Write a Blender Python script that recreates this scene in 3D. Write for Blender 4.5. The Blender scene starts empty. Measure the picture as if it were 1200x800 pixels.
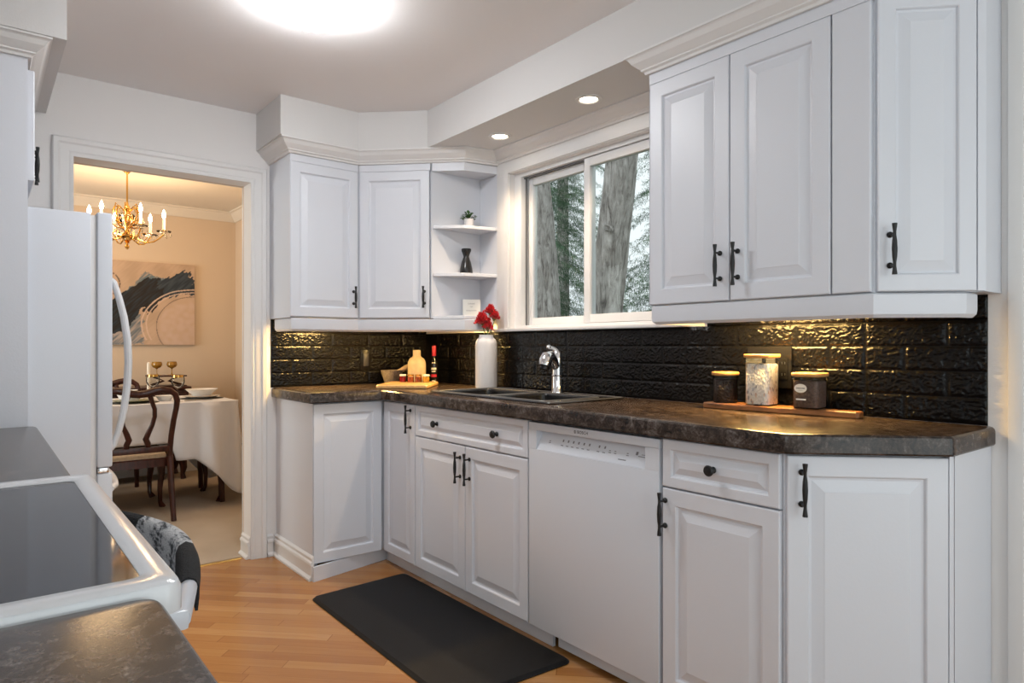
import bpy, bmesh, math, random
from mathutils import Vector, Matrix, noise
R = math.radians
rnd = random.Random(7)
S = bpy.context.scene
COL = S.collection
# ------------------------------------------------------------------ camera
cam_d = bpy.data.cameras.new('camera'); cam = bpy.data.objects.new('camera', cam_d); COL.objects.link(cam)
cam.location = (3.6977, -2.4371, 1.1499); cam.rotation_euler = (R(90), 0, R(51.398))
cam_d.sensor_width = 36; cam_d.lens = 781.89/1200*36; cam_d.shift_y = 5.45/1200; cam_d.clip_start = .02
S.camera = cam
# ------------------------------------------------------------------ world, added fill lights, exposure
w = bpy.data.worlds.new('sky'); S.world = w; w.use_nodes = True
w.node_tree.nodes['Background'].inputs[0].default_value = (.92, .96, 1, 1)
w.node_tree.nodes['Background'].inputs[1].default_value = 1.0
S.view_settings.view_transform = 'Standard'; S.view_settings.look = 'None'
S.view_settings.exposure = .27; S.view_settings.gamma = 1; S.view_settings.use_curve_mapping = False
def area(name, loc, rot, sx, sy, energy, color=(1, 1, 1), parent=None):
    d = bpy.data.lights.new(name, 'AREA'); d.shape = 'RECTANGLE'; d.size = sx; d.size_y = sy; d.energy = energy; d.color = color
    o = bpy.data.objects.new(name, d); COL.objects.link(o); o.location = loc; o.rotation_euler = rot
    if parent: o.parent = parent
    return o
area('added_rear_fill', (5.75, -1.45, 1.25), (0, R(90), 0), 2.2, 2.3, 29, (.92, .96, 1))  # added fill from behind the camera, through an invented patio door
area('added_left_fill', (4.15, -3.3, 1.6), (R(90), 0, 0), 1.8, 1.1, 16, (.92, .96, 1))  # added fill for the window-wall fronts, through an invented left-wall window
area('added_dining_fill', (-1.6, -4.3, 1.5), (R(90), 0, 0), 1.5, 1.5, 50, (1, .96, .93))  # added fill for the dining room, from an opening out of view

# ------------------------------------------------------------------ materials
def mat(name, col, rough=.5, metal=0, spec=.5, bump=None, emit=None, trans=0, coat=0, alpha=1, var=None, sheen=0):
    """bump=(scale,strength[,stretch]); var=(scale,amount) : mottled colour of the surface itself"""
    m = bpy.data.materials.new(name); m.use_nodes = True
    nt = m.node_tree; b = nt.nodes['Principled BSDF']
    b.inputs['Base Color'].default_value = (*col, 1); b.inputs['Roughness'].default_value = rough
    b.inputs['Metallic'].default_value = metal; b.inputs['Specular IOR Level'].default_value = spec
    b.inputs['Transmission Weight'].default_value = trans; b.inputs['Coat Weight'].default_value = coat
    b.inputs['Sheen Weight'].default_value = sheen
    if emit: b.inputs['Emission Color'].default_value = (*emit[0], 1); b.inputs['Emission Strength'].default_value = emit[1]
    tc = nt.nodes.new('ShaderNodeTexCoord')
    def mapped(st):
        mp = nt.nodes.new('ShaderNodeMapping'); mp.inputs['Scale'].default_value = st
        nt.links.new(tc.outputs['Object'], mp.inputs[0]); return mp.outputs[0]
    if bump:
        n = nt.nodes.new('ShaderNodeTexNoise'); n.inputs['Scale'].default_value = bump[0]; n.inputs['Detail'].default_value = 4
        nt.links.new(mapped(bump[2] if len(bump) > 2 else (1, 1, 1)), n.inputs[0])
        bp = nt.nodes.new('ShaderNodeBump'); bp.inputs['Strength'].default_value = bump[1]; bp.inputs['Distance'].default_value = .01
        nt.links.new(n.outputs['Fac'], bp.inputs['Height']); nt.links.new(bp.outputs[0], b.inputs['Normal'])
    if var:
        n = nt.nodes.new('ShaderNodeTexNoise'); n.inputs['Scale'].default_value = var[0]; n.inputs['Detail'].default_value = 5
        nt.links.new(mapped(var[2] if len(var) > 2 else (1, 1, 1)), n.inputs[0])
        cr = nt.nodes.new('ShaderNodeValToRGB'); a = var[1]
        cr.color_ramp.elements[0].position = .3; cr.color_ramp.elements[1].position = .7
        cr.color_ramp.elements[0].color = (*[c*(1-a) for c in col], 1); cr.color_ramp.elements[1].color = (*[min(1, c*(1+a)) for c in col], 1)
        nt.links.new(n.outputs['Fac'], cr.inputs[0]); nt.links.new(cr.outputs[0], b.inputs['Base Color'])
    return m
class NT:
    def __init__(s, name):
        s.m = bpy.data.materials.new(name); s.m.use_nodes = True; s.nt = s.m.node_tree; s.b = s.nt.nodes['Principled BSDF']
        s.tc = s.nt.nodes.new('ShaderNodeTexCoord')
    def n(s, t, **kw):
        x = s.nt.nodes.new('ShaderNode'+t)
        for k, v in kw.items(): setattr(x, k, v)
        return x
    def l(s, a, b): s.nt.links.new(a, b)
    def math(s, op, a, b=None):
        x = s.n('Math', operation=op)
        for i, v in enumerate((a, b)):
            if v is None: continue
            if isinstance(v, (int, float)): x.inputs[i].default_value = v
            else: s.l(v, x.inputs[i])
        return x.outputs[0]
    def noise(s, vec, scale, detail=4, rough=.5, dist=0):
        x = s.n('TexNoise'); x.inputs['Scale'].default_value = scale; x.inputs['Detail'].default_value = detail
        x.inputs['Roughness'].default_value = rough; x.inputs['Distortion'].default_value = dist
        s.l(vec, x.inputs['Vector']); return x.outputs['Fac']
    def map(s, scale=(1, 1, 1), rot=(0, 0, 0)):
        x = s.n('Mapping'); x.inputs['Scale'].default_value = scale; x.inputs['Rotation'].default_value = rot
        s.l(s.tc.outputs['Object'], x.inputs[0]); return x.outputs[0]
    def ramp(s, fac, stops):
        x = s.n('ValToRGB'); e = x.color_ramp.elements
        while len(e) < len(stops): e.new(.5)
        for i, (p, c) in enumerate(stops): e[i].position = p; e[i].color = (*c, 1)
        s.l(fac, x.inputs[0]); return x.outputs[0]
    def bump(s, h, strength, dist=.01):
        x = s.n('Bump'); x.inputs['Strength'].default_value = strength; x.inputs['Distance'].default_value = dist
        s.l(h, x.inputs['Height']); s.l(x.outputs[0], s.b.inputs['Normal'])
M = {}
M['cab'] = mat('white_cabinet_lacquer', (.66, .68, .735), .38, bump=(140, .03))
M['trim'] = mat('white_trim_paint', (.72, .71, .705), .45, bump=(90, .03))
M['wall'] = mat('kitchen_wall_paint', (.77, .75, .74), .75, bump=(160, .06))
M['ceil'] = mat('ceiling_paint', (.83, .81, .81), .8, bump=(140, .06))
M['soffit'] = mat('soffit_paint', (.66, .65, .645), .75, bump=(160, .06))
M['dwall'] = mat('dining_wall_paint', (.66, .53, .40), .75, bump=(160, .06))
M['dceil'] = mat('dining_ceiling_paint', (.74, .68, .60), .8, bump=(140, .06))
M['black'] = mat('black_iron', (.012, .012, .013), .42, .3, bump=(300, .08))
M['appl'] = mat('white_appliance_enamel', (.64, .67, .73), .28, bump=(260, .03))
M['enamel'] = mat('glossy_white_enamel', (.70, .715, .74), .16, coat=.15, bump=(120, .01))
M['ceran'] = mat('black_ceramic_glass', (.030, .032, .040), .07, spec=.2, var=(3, .25), bump=(60, .004))
M['chrome'] = mat('polished_chrome', (.82, .82, .83), .06, 1, bump=(60, .003))
M['gold'] = mat('polished_brass', (.75, .45, .13), .18, 1, bump=(90, .02))
M['sink'] = mat('black_granite_composite', (.012, .012, .013), .20, spec=.6, bump=(500, .1), var=(300, .4))
M['sink_rim'] = mat('composite_edge_painted_highlight', (.075, .075, .075), .3, spec=.6, bump=(500, .05))  # lighter grey paints the rim's reflected highlight into the colour
M['rubber'] = mat('black_foam_mat', (.0070, .0070, .0078), .6, spec=.25, bump=(220, .12))
M['board'] = mat('maple_board', (.62, .36, .14), .42, var=(9, .18, (1, 9, 9)))
M['bamboo'] = mat('bamboo_lid', (.55, .29, .10), .45, var=(14, .2, (1, 9, 9)))
M['walnut'] = mat('acacia_board', (.24, .095, .030), .4, var=(7, .6, (1, 8, 8)))
M['stone'] = mat('grey_granite', (.22, .18, .15), .6, var=(120, .4))
M['pestle'] = mat('pale_wood_pestle', (.50, .36, .24), .55, var=(20, .2, (8, 8, 1)))
M['cream'] = mat('cream_stoneware', (.62, .50, .33), .5, bump=(60, .08), var=(30, .12))
M['vase'] = mat('matte_white_ceramic', (.72, .70, .70), .45, bump=(45, .12, (1, 1, .25)))
M['dkceramic'] = mat('black_ceramic', (.012, .012, .013), .22, bump=(80, .02))
M['dkglass'] = mat('dark_bottle_glass', (.012, .010, .010), .08, coat=.4, bump=(80, .01))
M['redcap'] = mat('red_foil_cap', (.50, .018, .04), .35, bump=(150, .05))
M['paper'] = mat('white_label_paper', (.74, .72, .66), .7, bump=(200, .03))
M['ink'] = mat('black_ink', (.02, .02, .022), .7, bump=(200, .02))
M['grey_ink'] = mat('grey_ink', (.18, .18, .20), .7, bump=(200, .02))
M['blue_ink'] = mat('blue_glaze', (.02, .07, .30), .3, bump=(100, .02))
M['red'] = mat('carnation_red', (.62, .004, .012), .65, var=(60, .45), sheen=.2)
M['green'] = mat('leaf_green', (.05, .13, .03), .5, var=(40, .4))
M['stem'] = mat('stem_green', (.10, .19, .06), .5, var=(40, .3))
M['soil'] = mat('potting_soil', (.03, .02, .012), .9, bump=(150, .5))
M['jam_r'] = mat('red_preserve', (.28, .012, .012), .2, var=(60, .4))
M['jam_o'] = mat('orange_preserve', (.36, .075, .016), .2, var=(60, .4))
M['jam_y'] = mat('yellow_preserve', (.66, .36, .04), .2, var=(60, .3))
M['beans'] = mat('dark_coffee_beans', (.028, .016, .011), .35, bump=(120, 1.0), var=(150, .8))
M['tea'] = mat('brown_ground_coffee', (.13, .085, .068), .7, bump=(220, .5), var=(120, .35))
k = NT('pastel_sweets'); v_ = k.map((1, 1, .55)); vo = k.n('TexVoronoi'); vo.inputs['Scale'].default_value = 170; k.l(v_, vo.inputs['Vector'])
sp = k.n('SeparateColor'); k.l(vo.outputs['Color'], sp.inputs[0])
k.l(k.ramp(sp.outputs[0], [(0, (.34, .32, .31)), (.08, (.45, .46, .50)), (.12, (.84, .82, .78)), (.86, (.86, .83, .78)), (.90, (.66, .44, .30)), (.95, (.66, .67, .70))]), k.b.inputs['Base Color'])
k.b.inputs['Roughness'].default_value = .6; k.bump(vo.outputs['Distance'], .5, .006); M['candy'] = k.m
M['glow'] = mat('frosted_lamp_glass', (.9, .9, .88), .4, emit=((.975, .985, 1), 52))
M['led'] = mat('led_lens', (.9, .85, .75), .4, emit=((1, .86, .66), 9))
M['wled'] = mat('warm_led_lens', (.9, .8, .6), .4, emit=((1, .70, .28), 9))
M['flame'] = mat('lit_bulb', (1, .8, .5), .4, emit=((1, .76, .44), 40))
M['candle'] = mat('ivory_candle', (.85, .78, .66), .5, bump=(40, .02))
M['mahog'] = mat('dark_mahogany', (.042, .010, .006), .3, coat=.08, spec=.35, var=(10, .5, (6, 6, 1)))
M['seatfab'] = mat('cream_damask', (.55, .42, .29), .85, bump=(120, .3), var=(60, .15))
M['cloth'] = mat('white_tablecloth', (.71, .72, .76), .8, bump=(260, .08))
M['china'] = mat('white_china', (.78, .76, .73), .2, bump=(50, .005))
M['placemat'] = mat('dark_placemat', (.10, .095, .08), .85, bump=(300, .3))
M['green_china'] = mat('sage_green_plate', (.20, .21, .12), .35, bump=(50, .01))
M['amber'] = mat('amber_glass', (.62, .34, .05), .1, trans=.55, bump=(50, .01))
M['steel'] = mat('brushed_steel', (.45, .45, .46), .3, 1, bump=(200, .03))
M['vinyl'] = mat('white_vinyl', (.74, .74, .745), .35, bump=(150, .02))
M['vgrey'] = mat('grey_weatherstrip', (.12, .12, .125), .6, bump=(150, .05))
M['plate'] = mat('black_switch_plate', (.006, .006, .007), .25, spec=.25, bump=(90, .01))
M['rocker'] = mat('dark_grey_rocker', (.045, .047, .055), .3, bump=(90, .01))
M['lawn'] = mat('lawn_grass', (.05, .09, .03), .9, bump=(6, 1), var=(3, .5))
M['house'] = mat('house_siding', (.42, .42, .40), .8, bump=(30, .2))
def thin_glass(name, tint, fac, rough=0.0):
    m = bpy.data.materials.new(name); m.use_nodes = True; nt = m.node_tree; nt.nodes.remove(nt.nodes['Principled BSDF'])
    t = nt.nodes.new('ShaderNodeBsdfTransparent'); t.inputs[0].default_value = (*tint, 1)
    g = nt.nodes.new('ShaderNodeBsdfGlossy'); g.inputs['Roughness'].default_value = rough
    fr = nt.nodes.new('ShaderNodeLayerWeight'); fr.inputs[0].default_value = fac
    mx = nt.nodes.new('ShaderNodeMixShader')
    nt.links.new(fr.outputs['Fresnel'], mx.inputs[0]); nt.links.new(t.outputs[0], mx.inputs[1]); nt.links.new(g.outputs[0], mx.inputs[2])
    nt.links.new(mx.outputs[0], nt.nodes['Material Output'].inputs[0]); return m
M['pane'] = thin_glass('window_glass', (.93, .96, .95), .12)
M['glass'] = thin_glass('clear_glass', (.95, .96, .96), .14)
M['crystal'] = thin_glass('cut_crystal', (.98, .96, .92), .30)

# oak strip floor laid on the diagonal
k = NT('oak_strip_floor')
v = k.map(rot=(0, 0, R(-45)))
sp = k.n('SeparateXYZ'); k.l(v, sp.inputs[0])
row = k.math('FLOOR', k.math('DIVIDE', sp.outputs[1], .0572))
wn = k.n('TexWhiteNoise', noise_dimensions='1D'); k.l(row, wn.inputs['W'])
u = k.math('DIVIDE', k.math('ADD', sp.outputs[0], k.math('MULTIPLY', wn.outputs['Value'], 3.1)), .62)
colm = k.math('FLOOR', u)
cmb = k.n('CombineXYZ'); k.l(row, cmb.inputs[0]); k.l(colm, cmb.inputs[1])
wn2 = k.n('TexWhiteNoise', noise_dimensions='2D'); k.l(cmb.outputs[0], wn2.inputs['Vector'])
mpg = k.n('Mapping'); mpg.inputs['Scale'].default_value = (2.2, 34, 1); k.l(v, mpg.inputs[0])
ofs = k.n('VectorMath', operation='ADD'); k.l(mpg.outputs[0], ofs.inputs[0]); k.l(wn2.outputs['Color'], ofs.inputs[1])
grain = k.noise(ofs.outputs[0], 1.6, 6, .6, 1.2)
tone = k.math('ADD', k.math('MULTIPLY', wn2.outputs['Value'], .62), k.math('MULTIPLY', grain, .5))
colr = k.ramp(tone, [(.05, (.28, .112, .030)), (.45, (.39, .172, .052)), (.8, (.46, .225, .076)), (1, (.52, .28, .11))])
fy = k.math('FRACT', k.math('DIVIDE', sp.outputs[1], .0572)); fu = k.math('FRACT', u)
seam = k.math('MINIMUM', k.math('GREATER_THAN', fy, .02), k.math('GREATER_THAN', fu, .004))
mx = k.n('MixRGB', blend_type='MULTIPLY'); mx.inputs[0].default_value = 1; k.l(colr, mx.inputs[1])
sc = k.ramp(seam, [(0, (.55, .48, .42)), (1, (1, 1, 1))]); k.l(sc, mx.inputs[2])
k.l(mx.outputs[0], k.b.inputs['Base Color']); k.b.inputs['Roughness'].default_value = .2
k.bump(k.math('ADD', seam, k.math('MULTIPLY', grain, .15)), .12, .004)
M['oak'] = k.m
# mottled laminate
def laminate(name, cols, rough=.22, scale=14):
    k = NT(name); o = k.tc.outputs['Object']
    a = k.noise(o, scale, 8, .68, .9); b = k.noise(o, scale*6, 4, .7, .3); c = k.noise(o, 2.6, 3)
    f = k.math('ADD', k.math('ADD', k.math('MULTIPLY', a, .62), k.math('MULTIPLY', b, .30)), k.math('MULTIPLY', c, .12))
    k.l(k.ramp(f, cols), k.b.inputs['Base Color']); k.b.inputs['Roughness'].default_value = rough; k.b.inputs['Specular IOR Level'].default_value = .32
    k.bump(b, .04, .003); return k.m
M['lam'] = laminate('brown_stone_laminate', [(.38, (.007, .005, .0045)), (.46, (.022, .015, .012)), (.53, (.050, .034, .026)), (.60, (.095, .075, .066)), (.72, (.25, .22, .20))], .2, 32)
# embossed black brick panel
k = NT('black_embossed_brick'); o = k.tc.outputs['Object']
k.b.inputs['Base Color'].default_value = (.0035, .0035, .004, 1); k.b.inputs['Roughness'].default_value = .17
k.b.inputs['Specular IOR Level'].default_value = .22
k.bump(k.noise(o, 150, 3, .6), .35, .004); M['brick'] = k.m
# carpet
k = NT('beige_carpet'); o = k.tc.outputs['Object']
n1 = k.noise(o, 2.2, 4); n2 = k.noise(o, 420, 2)
k.l(k.ramp(k.math('ADD', k.math('MULTIPLY', n1, .6), k.math('MULTIPLY', n2, .4)), [(.3, (.42, .335, .245)), (.7, (.57, .465, .36))]), k.b.inputs['Base Color'])
k.b.inputs['Roughness'].default_value = .95; k.bump(n2, .6, .01); M['carpet'] = k.m
# bark
k = NT('grey_tree_bark'); vv = k.map((6, 6, 1.1)); a = k.noise(vv, 3.2, 8, .7, 1.2); b = k.noise(k.tc.outputs['Object'], 9, 4)
k.l(k.ramp(k.math('ADD', k.math('MULTIPLY', a, .8), k.math('MULTIPLY', b, .25)), [(.38, (.13, .11, .10)), (.5, (.46, .42, .39)), (.64, (.72, .68, .65))]), k.b.inputs['Base Color'])
k.b.inputs['Roughness'].default_value = .95; k.bump(a, 1, .06); M['bark'] = k.m
k = NT('spruce_needles'); a = k.noise(k.tc.outputs['Object'], 2.3, 5)
k.l(k.ramp(a, [(.35, (.035, .075, .040)), (.52, (.075, .155, .075)), (.7, (.15, .25, .12))]), k.b.inputs['Base Color']); k.b.inputs['Roughness'].default_value = .7
M['needle'] = k.m
# knitted towel : charcoal with a woven pale band
k = NT('woven_towel'); sp = k.n('SeparateXYZ'); k.l(k.tc.outputs['Object'], sp.inputs[0])
band = k.ramp(sp.outputs[0], [(0, (0, 0, 0)), (.001, (0, 0, 0))])
lo = k.math('GREATER_THAN', sp.outputs[0], -.125); hi = k.math('LESS_THAN', sp.outputs[0], .115); inb = k.math('MULTIPLY', lo, hi)
vv = k.map((52, 110, 110)); sq = k.noise(vv, 1.0, 3, .6); st = k.math('SINE', k.math('MULTIPLY', sp.outputs[0], 62))
pat = k.math('ADD', k.math('MULTIPLY', st, .10), sq)
pc = k.ramp(pat, [(.34, (.06, .065, .07)), (.44, (.36, .37, .39)), (.54, (.60, .61, .62))])
mx = k.n('MixRGB'); k.l(inb, mx.inputs[0]); mx.inputs[1].default_value = (.013, .014, .016, 1); k.l(pc, mx.inputs[2])
k.l(mx.outputs[0], k.b.inputs['Base Color']); k.b.inputs['Roughness'].default_value = .95
k.bump(k.noise(k.tc.outputs['Object'], 300, 2), .7, .006); M['towel'] = k.m
# painted canvas : colours come from the mesh
k = NT('painted_canvas'); at = k.n('Attribute', attribute_name='paint'); k.l(at.outputs['Color'], k.b.inputs['Base Color'])
k.b.inputs['Roughness'].default_value = .7; k.bump(k.noise(k.tc.outputs['Object'], 200, 3), .15, .004); M['canvas'] = k.m

# ------------------------------------------------------------------ builders
WM = {}                                                   # world matrix of every parent
def link(o): COL.objects.link(o); return o
def tag(o, label=None, cat=None, group=None, kind=None):
    if label: o['label'] = label
    if cat: o['category'] = cat
    if group: o['group'] = group
    if kind: o['kind'] = kind
    return o
def thing(name, label, cat, loc=(0, 0, 0), rz=0, group=None):
    o = link(bpy.data.objects.new(name, None)); o.location = loc; o.rotation_euler = (0, 0, rz); o.empty_display_size = .05
    WM[o] = Matrix.Translation(loc) @ Matrix.Rotation(rz, 4, 'Z')
    return tag(o, label, cat, group)
class MB:
    """collects shapes given in world metres (or in the parent's own metres with local=True)"""
    def __init__(s): s.b = bmesh.new()
    def face(s, pts):
        try: return s.b.faces.new([s.b.verts.new(p) for p in pts])
        except ValueError: return None
    def box(s, x0, x1, y0, y1, z0, z1, bev=0, seg=2):
        g = bmesh.ops.create_cube(s.b, size=1); vs = g['verts']
        for q in vs: q.co = Vector(((x0+x1)/2+q.co.x*(x1-x0), (y0+y1)/2+q.co.y*(y1-y0), (z0+z1)/2+q.co.z*(z1-z0)))
        if bev:
            es = list({e for q in vs for e in q.link_edges}); bmesh.ops.bevel(s.b, geom=es, offset=bev, segments=seg, affect='EDGES', profile=.6)
        return s
    def loft(s, rings, close=True, cap0=True, cap1=True):
        prev = None; first = None
        for r in rings:
            vs = [s.b.verts.new(p) for p in r]
            if prev:
                n = len(vs)
                for i in range(n if close else n-1):
                    j = (i+1) % n
                    try: s.b.faces.new((prev[i], prev[j], vs[j], vs[i]))
                    except ValueError: pass
            else: first = vs
            prev = vs
        if close and cap0 and len(first) > 2: s.b.faces.new(first[::-1])
        if close and cap1 and len(prev) > 2: s.b.faces.new(prev)
        return s
    def lathe(s, prof, c=(0, 0, 0), seg=24, axis=(0, 0, 1), cap0=True, cap1=True, sx=1, sy=1):
        q = Vector((0, 0, 1)).rotation_difference(Vector(axis).normalized()); c = Vector(c)
        return s.loft([[c + q @ Vector((r*sx*math.cos(2*math.pi*i/seg), r*sy*math.sin(2*math.pi*i/seg), z)) for i in range(seg)] for r, z in prof], True, cap0, cap1)
    def tube(s, pts, r, seg=10, cap=True, sx=1):
        pts = [Vector(p) for p in pts]; n = len(pts); rs = r if isinstance(r, (list, tuple)) else [r]*n
        rings = []; up = None
        for i, p in enumerate(pts):
            t = (pts[min(i+1, n-1)]-pts[max(i-1, 0)]).normalized()
            if up is None: up = Vector((0, 0, 1)) if abs(t.z) < .9 else Vector((1, 0, 0))
            a = up.cross(t)
            if a.length < 1e-5: a = Vector((1, 0, 0)).cross(t)
            a.normalize(); bb = t.cross(a).normalized(); up = bb
            rings.append([p + a*rs[i]*sx*math.cos(2*math.pi*j/seg) + bb*rs[i]*math.sin(2*math.pi*j/seg) for j in range(seg)])
        return s.loft(rings, True, cap, cap)
    def prism(s, poly, z0, z1, bev=0):
        rings = [(0, z0), (0, z1)] if not bev else [(bev, z0), (0, z0+bev), (0, z1-bev), (bev, z1)]
        return s.loft([[(*p, z) for p in inset(poly, d)] for d, z in rings])
    def sweep(s, prof, path, cap=True):
        """prof: (out, z); path: plan points, the room lying to the right-hand normal side"""
        P = [Vector(p) for p in path]; N = []
        for a, b in zip(P, P[1:]):
            u_ = (b-a).normalized(); N.append(Vector((u_.y, -u_.x)))
        rings = []
        for i, p in enumerate(P):
            a = N[max(i-1, 0)]; b = N[min(i, len(N)-1)]; m_ = (a+b)/(1+a.dot(b))
            rings.append([(p.x+m_.x*o, p.y+m_.y*o, z) for o, z in prof])
        return s.loft(rings, True, cap, cap)
    def ball(s, c, r, u_=12, v_=8, sc=(1, 1, 1)):
        g = bmesh.ops.create_uvsphere(s.b, u_segments=u_, v_segments=v_, radius=1)
        for q in g['verts']: q.co = Vector((c[0]+q.co.x*r*sc[0], c[1]+q.co.y*r*sc[1], c[2]+q.co.z*r*sc[2]))
        return s
    def build(s, name, m, parent=None, local=False, smooth=32, normals=True, keep=False):
        if normals: bmesh.ops.recalc_face_normals(s.b, faces=s.b.faces)
        me = bpy.data.meshes.new(name); s.b.to_mesh(me)
        if not keep: s.b.free()
        if parent and not local: me.transform(WM[parent].inverted())
        me.materials.append(m if not isinstance(m, str) else M[m])
        if smooth: me.shade_smooth(); me.set_sharp_from_angle(angle=R(smooth))
        o = link(bpy.data.objects.new(name, me))
        if parent: o.parent = parent; WM[o] = WM[parent]
        else: WM[o] = Matrix.Identity(4)
        return o
def inset(poly, d):
    n = len(poly); out = []; P = [Vector(p) for p in poly]
    ar = sum(P[i].x*P[(i+1) % n].y-P[(i+1) % n].x*P[i].y for i in range(n)); sg = 1 if ar > 0 else -1
    for i in range(n):
        a = (P[i]-P[i-1]).normalized(); b = (P[(i+1) % n]-P[i]).normalized()
        na = Vector((-a.y, a.x))*sg; nb = Vector((-b.y, b.x))*sg
        m_ = (na+nb)/(1+na.dot(nb)); q = P[i]+m_*d; out.append((q.x, q.y))
    return out
def rounded(poly, r, seg=5):
    out = []; n = len(poly); P = [Vector(p) for p in poly]; rr = r if isinstance(r, (list, tuple)) else [r]*n
    for i in range(n):
        if rr[i] <= 0: out.append(tuple(P[i])); continue
        a = P[i]+(P[i-1]-P[i]).normalized()*rr[i]; b = P[i]+(P[(i+1) % n]-P[i]).normalized()*rr[i]
        for k_ in range(seg+1):
            t = k_/seg; q = a*(1-t)**2+P[i]*2*t*(1-t)+b*t*t; out.append((q.x, q.y))
    return out
def struct(name, mb, m, smooth=30): return tag(mb.build(name, m, smooth=smooth), kind='structure')
def rect(x0, x1, y0, y1): return [(x0, y0), (x1, y0), (x1, y1), (x0, y1)]
def basis(A, B):
    A = Vector(A); B = Vector(B); U = (B-A).normalized(); return A, U, Vector((U.y, -U.x)), (B-A).length
def panel_door(A, B, z0, z1, t=.02, fr=.055, flat=False, deep=1):
    """raised-panel front; A-B is its front line in plan, left to right seen from the room"""
    A, U, N, L = basis(A, B); mb = MB()
    def ring(i, d):
        return [(*(A+U*uu+N*d), zz) for uu, zz in ((i, z0+i), (L-i, z0+i), (L-i, z1-i), (i, z1-i))]
    pr = [(0, -t), (0, -.0035), (.0012, -.0012), (.004, 0)]
    if not flat: pr += [(fr-.006, 0), (fr-.003, -.002), (fr, -.0085*deep), (fr+.006, -.0095*deep), (fr+.006+.027*(fr/.055), -.0025), (fr+.009+.027*(fr/.055), -.0012)]
    mb.loft([ring(i, d) for i, d in pr]); return mb
def bar_handle(A, B, u_, zc, L=.138, parent=None, horizontal=False):
    A, U, N, _ = basis(A, B); base = A+U*u_; ax = Vector((0, 0, 1)); c = Vector((*(base+N*.030), zc)); mb = MB()
    h = L/2
    prof = [(.0001, -h), (.0066, -h), (.0066, -h+.004), (.0042, -h+.022), (.0042, -h+.032), (.0062, -.022), (.0072, 0), (.0062, .022), (.0042, h-.032), (.0042, h-.022), (.0066, h-.004), (.0066, h), (.0001, h)]
    mb.lathe(prof, c, 12)
    for s_ in (-1, 1):
        z = zc+s_*(h-.027); p = Vector((*base, z)); n3 = Vector((*N, 0))
        mb.lathe([(.0085, .0003), (.0085, .004), (.0035, .008), (.0035, .03)], p, 10, n3)
    return mb.build('handle', 'black', parent)
def knob(A, B, u_, z, parent):
    A, U, N, _ = basis(A, B); p = Vector((*(A+U*u_), z))
    return MB().lathe([(.010, .0003), (.010, .003), (.006, .008), (.006, .016), (.0155, .020), (.0165, .025), (.013, .030), (.0001, .032)], p, 18, (*N, 0)).build('knob', 'black', parent)

# ================================================================== SETTING
CZ = 2.408; WY = -.19
struct('floor', MB().box(-.06, 5.5, -2.95, WY, -.05, 0), 'oak')
struct('floor_dining', MB().box(-3.1, -.062, -4.0, -.4, -.05, .004), 'carpet')
struct('trim_1', MB().sweep([(0, .0005), (.018, .0005), (.014, .006), (.004, .006)], [(-.052, -2.05), (-.052, -1.33)]), 'gold')      # metal carpet bar
struct('ceiling', MB().box(-.12, 5.5, -3.07, .0, CZ, CZ+.06), 'ceil')
struct('ceiling_dining', MB().box(-3.1, -.121, -4.1, -.4, 2.42, 2.48), 'dceil')
DY0, DY1, DZ = -2.097, -1.291, 2.033
mb = MB(); mb.box(-.12, 0, -3.07, DY0, -.05, CZ); mb.box(-.12, 0, DY1, WY, -.05, CZ); mb.box(-.12, 0, DY0, DY1, DZ, CZ)
struct('wall_back', mb, 'wall')
struct('wall_dining_partition', MB().box(-.135, -.121, -4.0, DY0, 0, 2.42).box(-.135, -.121, DY1, -.53, 0, 2.42).box(-.135, -.121, DY0, DY1, DZ, 2.42), 'dwall')
WX0, WX1, WZ0, WZ1, WE = .875, 2.02, 1.246, 2.078, -.082
mb = MB(); mb.box(0, WX0, WY, WE, -.05, CZ); mb.box(WX1, 5.5, WY, WE, -.05, CZ); mb.box(WX0, WX1, WY, WE, -.05, WZ0); mb.box(WX0, WX1, WY, WE, WZ1, CZ)
struct('wall_right', mb, 'wall')
struct('wall_left', MB().box(0, 3.25, -3.07, -2.95, -.05, CZ).box(5.05, 5.5, -3.07, -2.95, -.05, CZ).box(3.25, 5.05, -3.07, -2.95, -.05, 1.05).box(3.25, 5.05, -3.07, -2.95, 2.15, CZ), 'wall')
W2 = struct('added_window_2', MB().box(3.25, 3.31, -3.05, -2.96, 1.05, 2.15).box(4.99, 5.05, -3.05, -2.96, 1.05, 2.15).box(4.12, 4.18, -3.05, -2.96, 1.05, 2.15).box(3.31, 4.99, -3.05, -2.96, 1.05, 1.11).box(3.31, 4.99, -3.05, -2.96, 2.09, 2.15), 'vinyl')  # unseen window, added so the left fill can enter
MB().box(3.31, 4.12, -3.008, -3.002, 1.11, 2.09).box(4.18, 4.99, -3.008, -3.002, 1.11, 2.09).build('pane', 'pane', W2)
mb = MB(); mb.box(5.5, 5.62, -3.07, -2.5, -.05, CZ); mb.box(5.5, 5.62, -.4, .06, -.05, CZ); mb.box(5.5, 5.62, -2.5, -.4, 2.2, CZ)
struct('wall_front', mb, 'wall')
FX = -2.95
struct('wall_dining_far', MB().box(FX-.12, FX, -4.0, -.4, 0, 2.42), 'dwall')
struct('wall_dining_right', MB().box(FX, -.121, -.52, -.4, 0, 2.42), 'dwall')
mb = MB(); mb.box(FX, -2.4, -4.0, -3.9, 0, 2.42); mb.box(-.8, -.121, -4.0, -3.9, 0, 2.42); mb.box(-2.4, -.8, -4.0, -3.9, 0, .7); mb.box(-2.4, -.8, -4.0, -3.9, 2.2, 2.42)
struct('wall_dining_left', mb, 'dwall')
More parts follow.
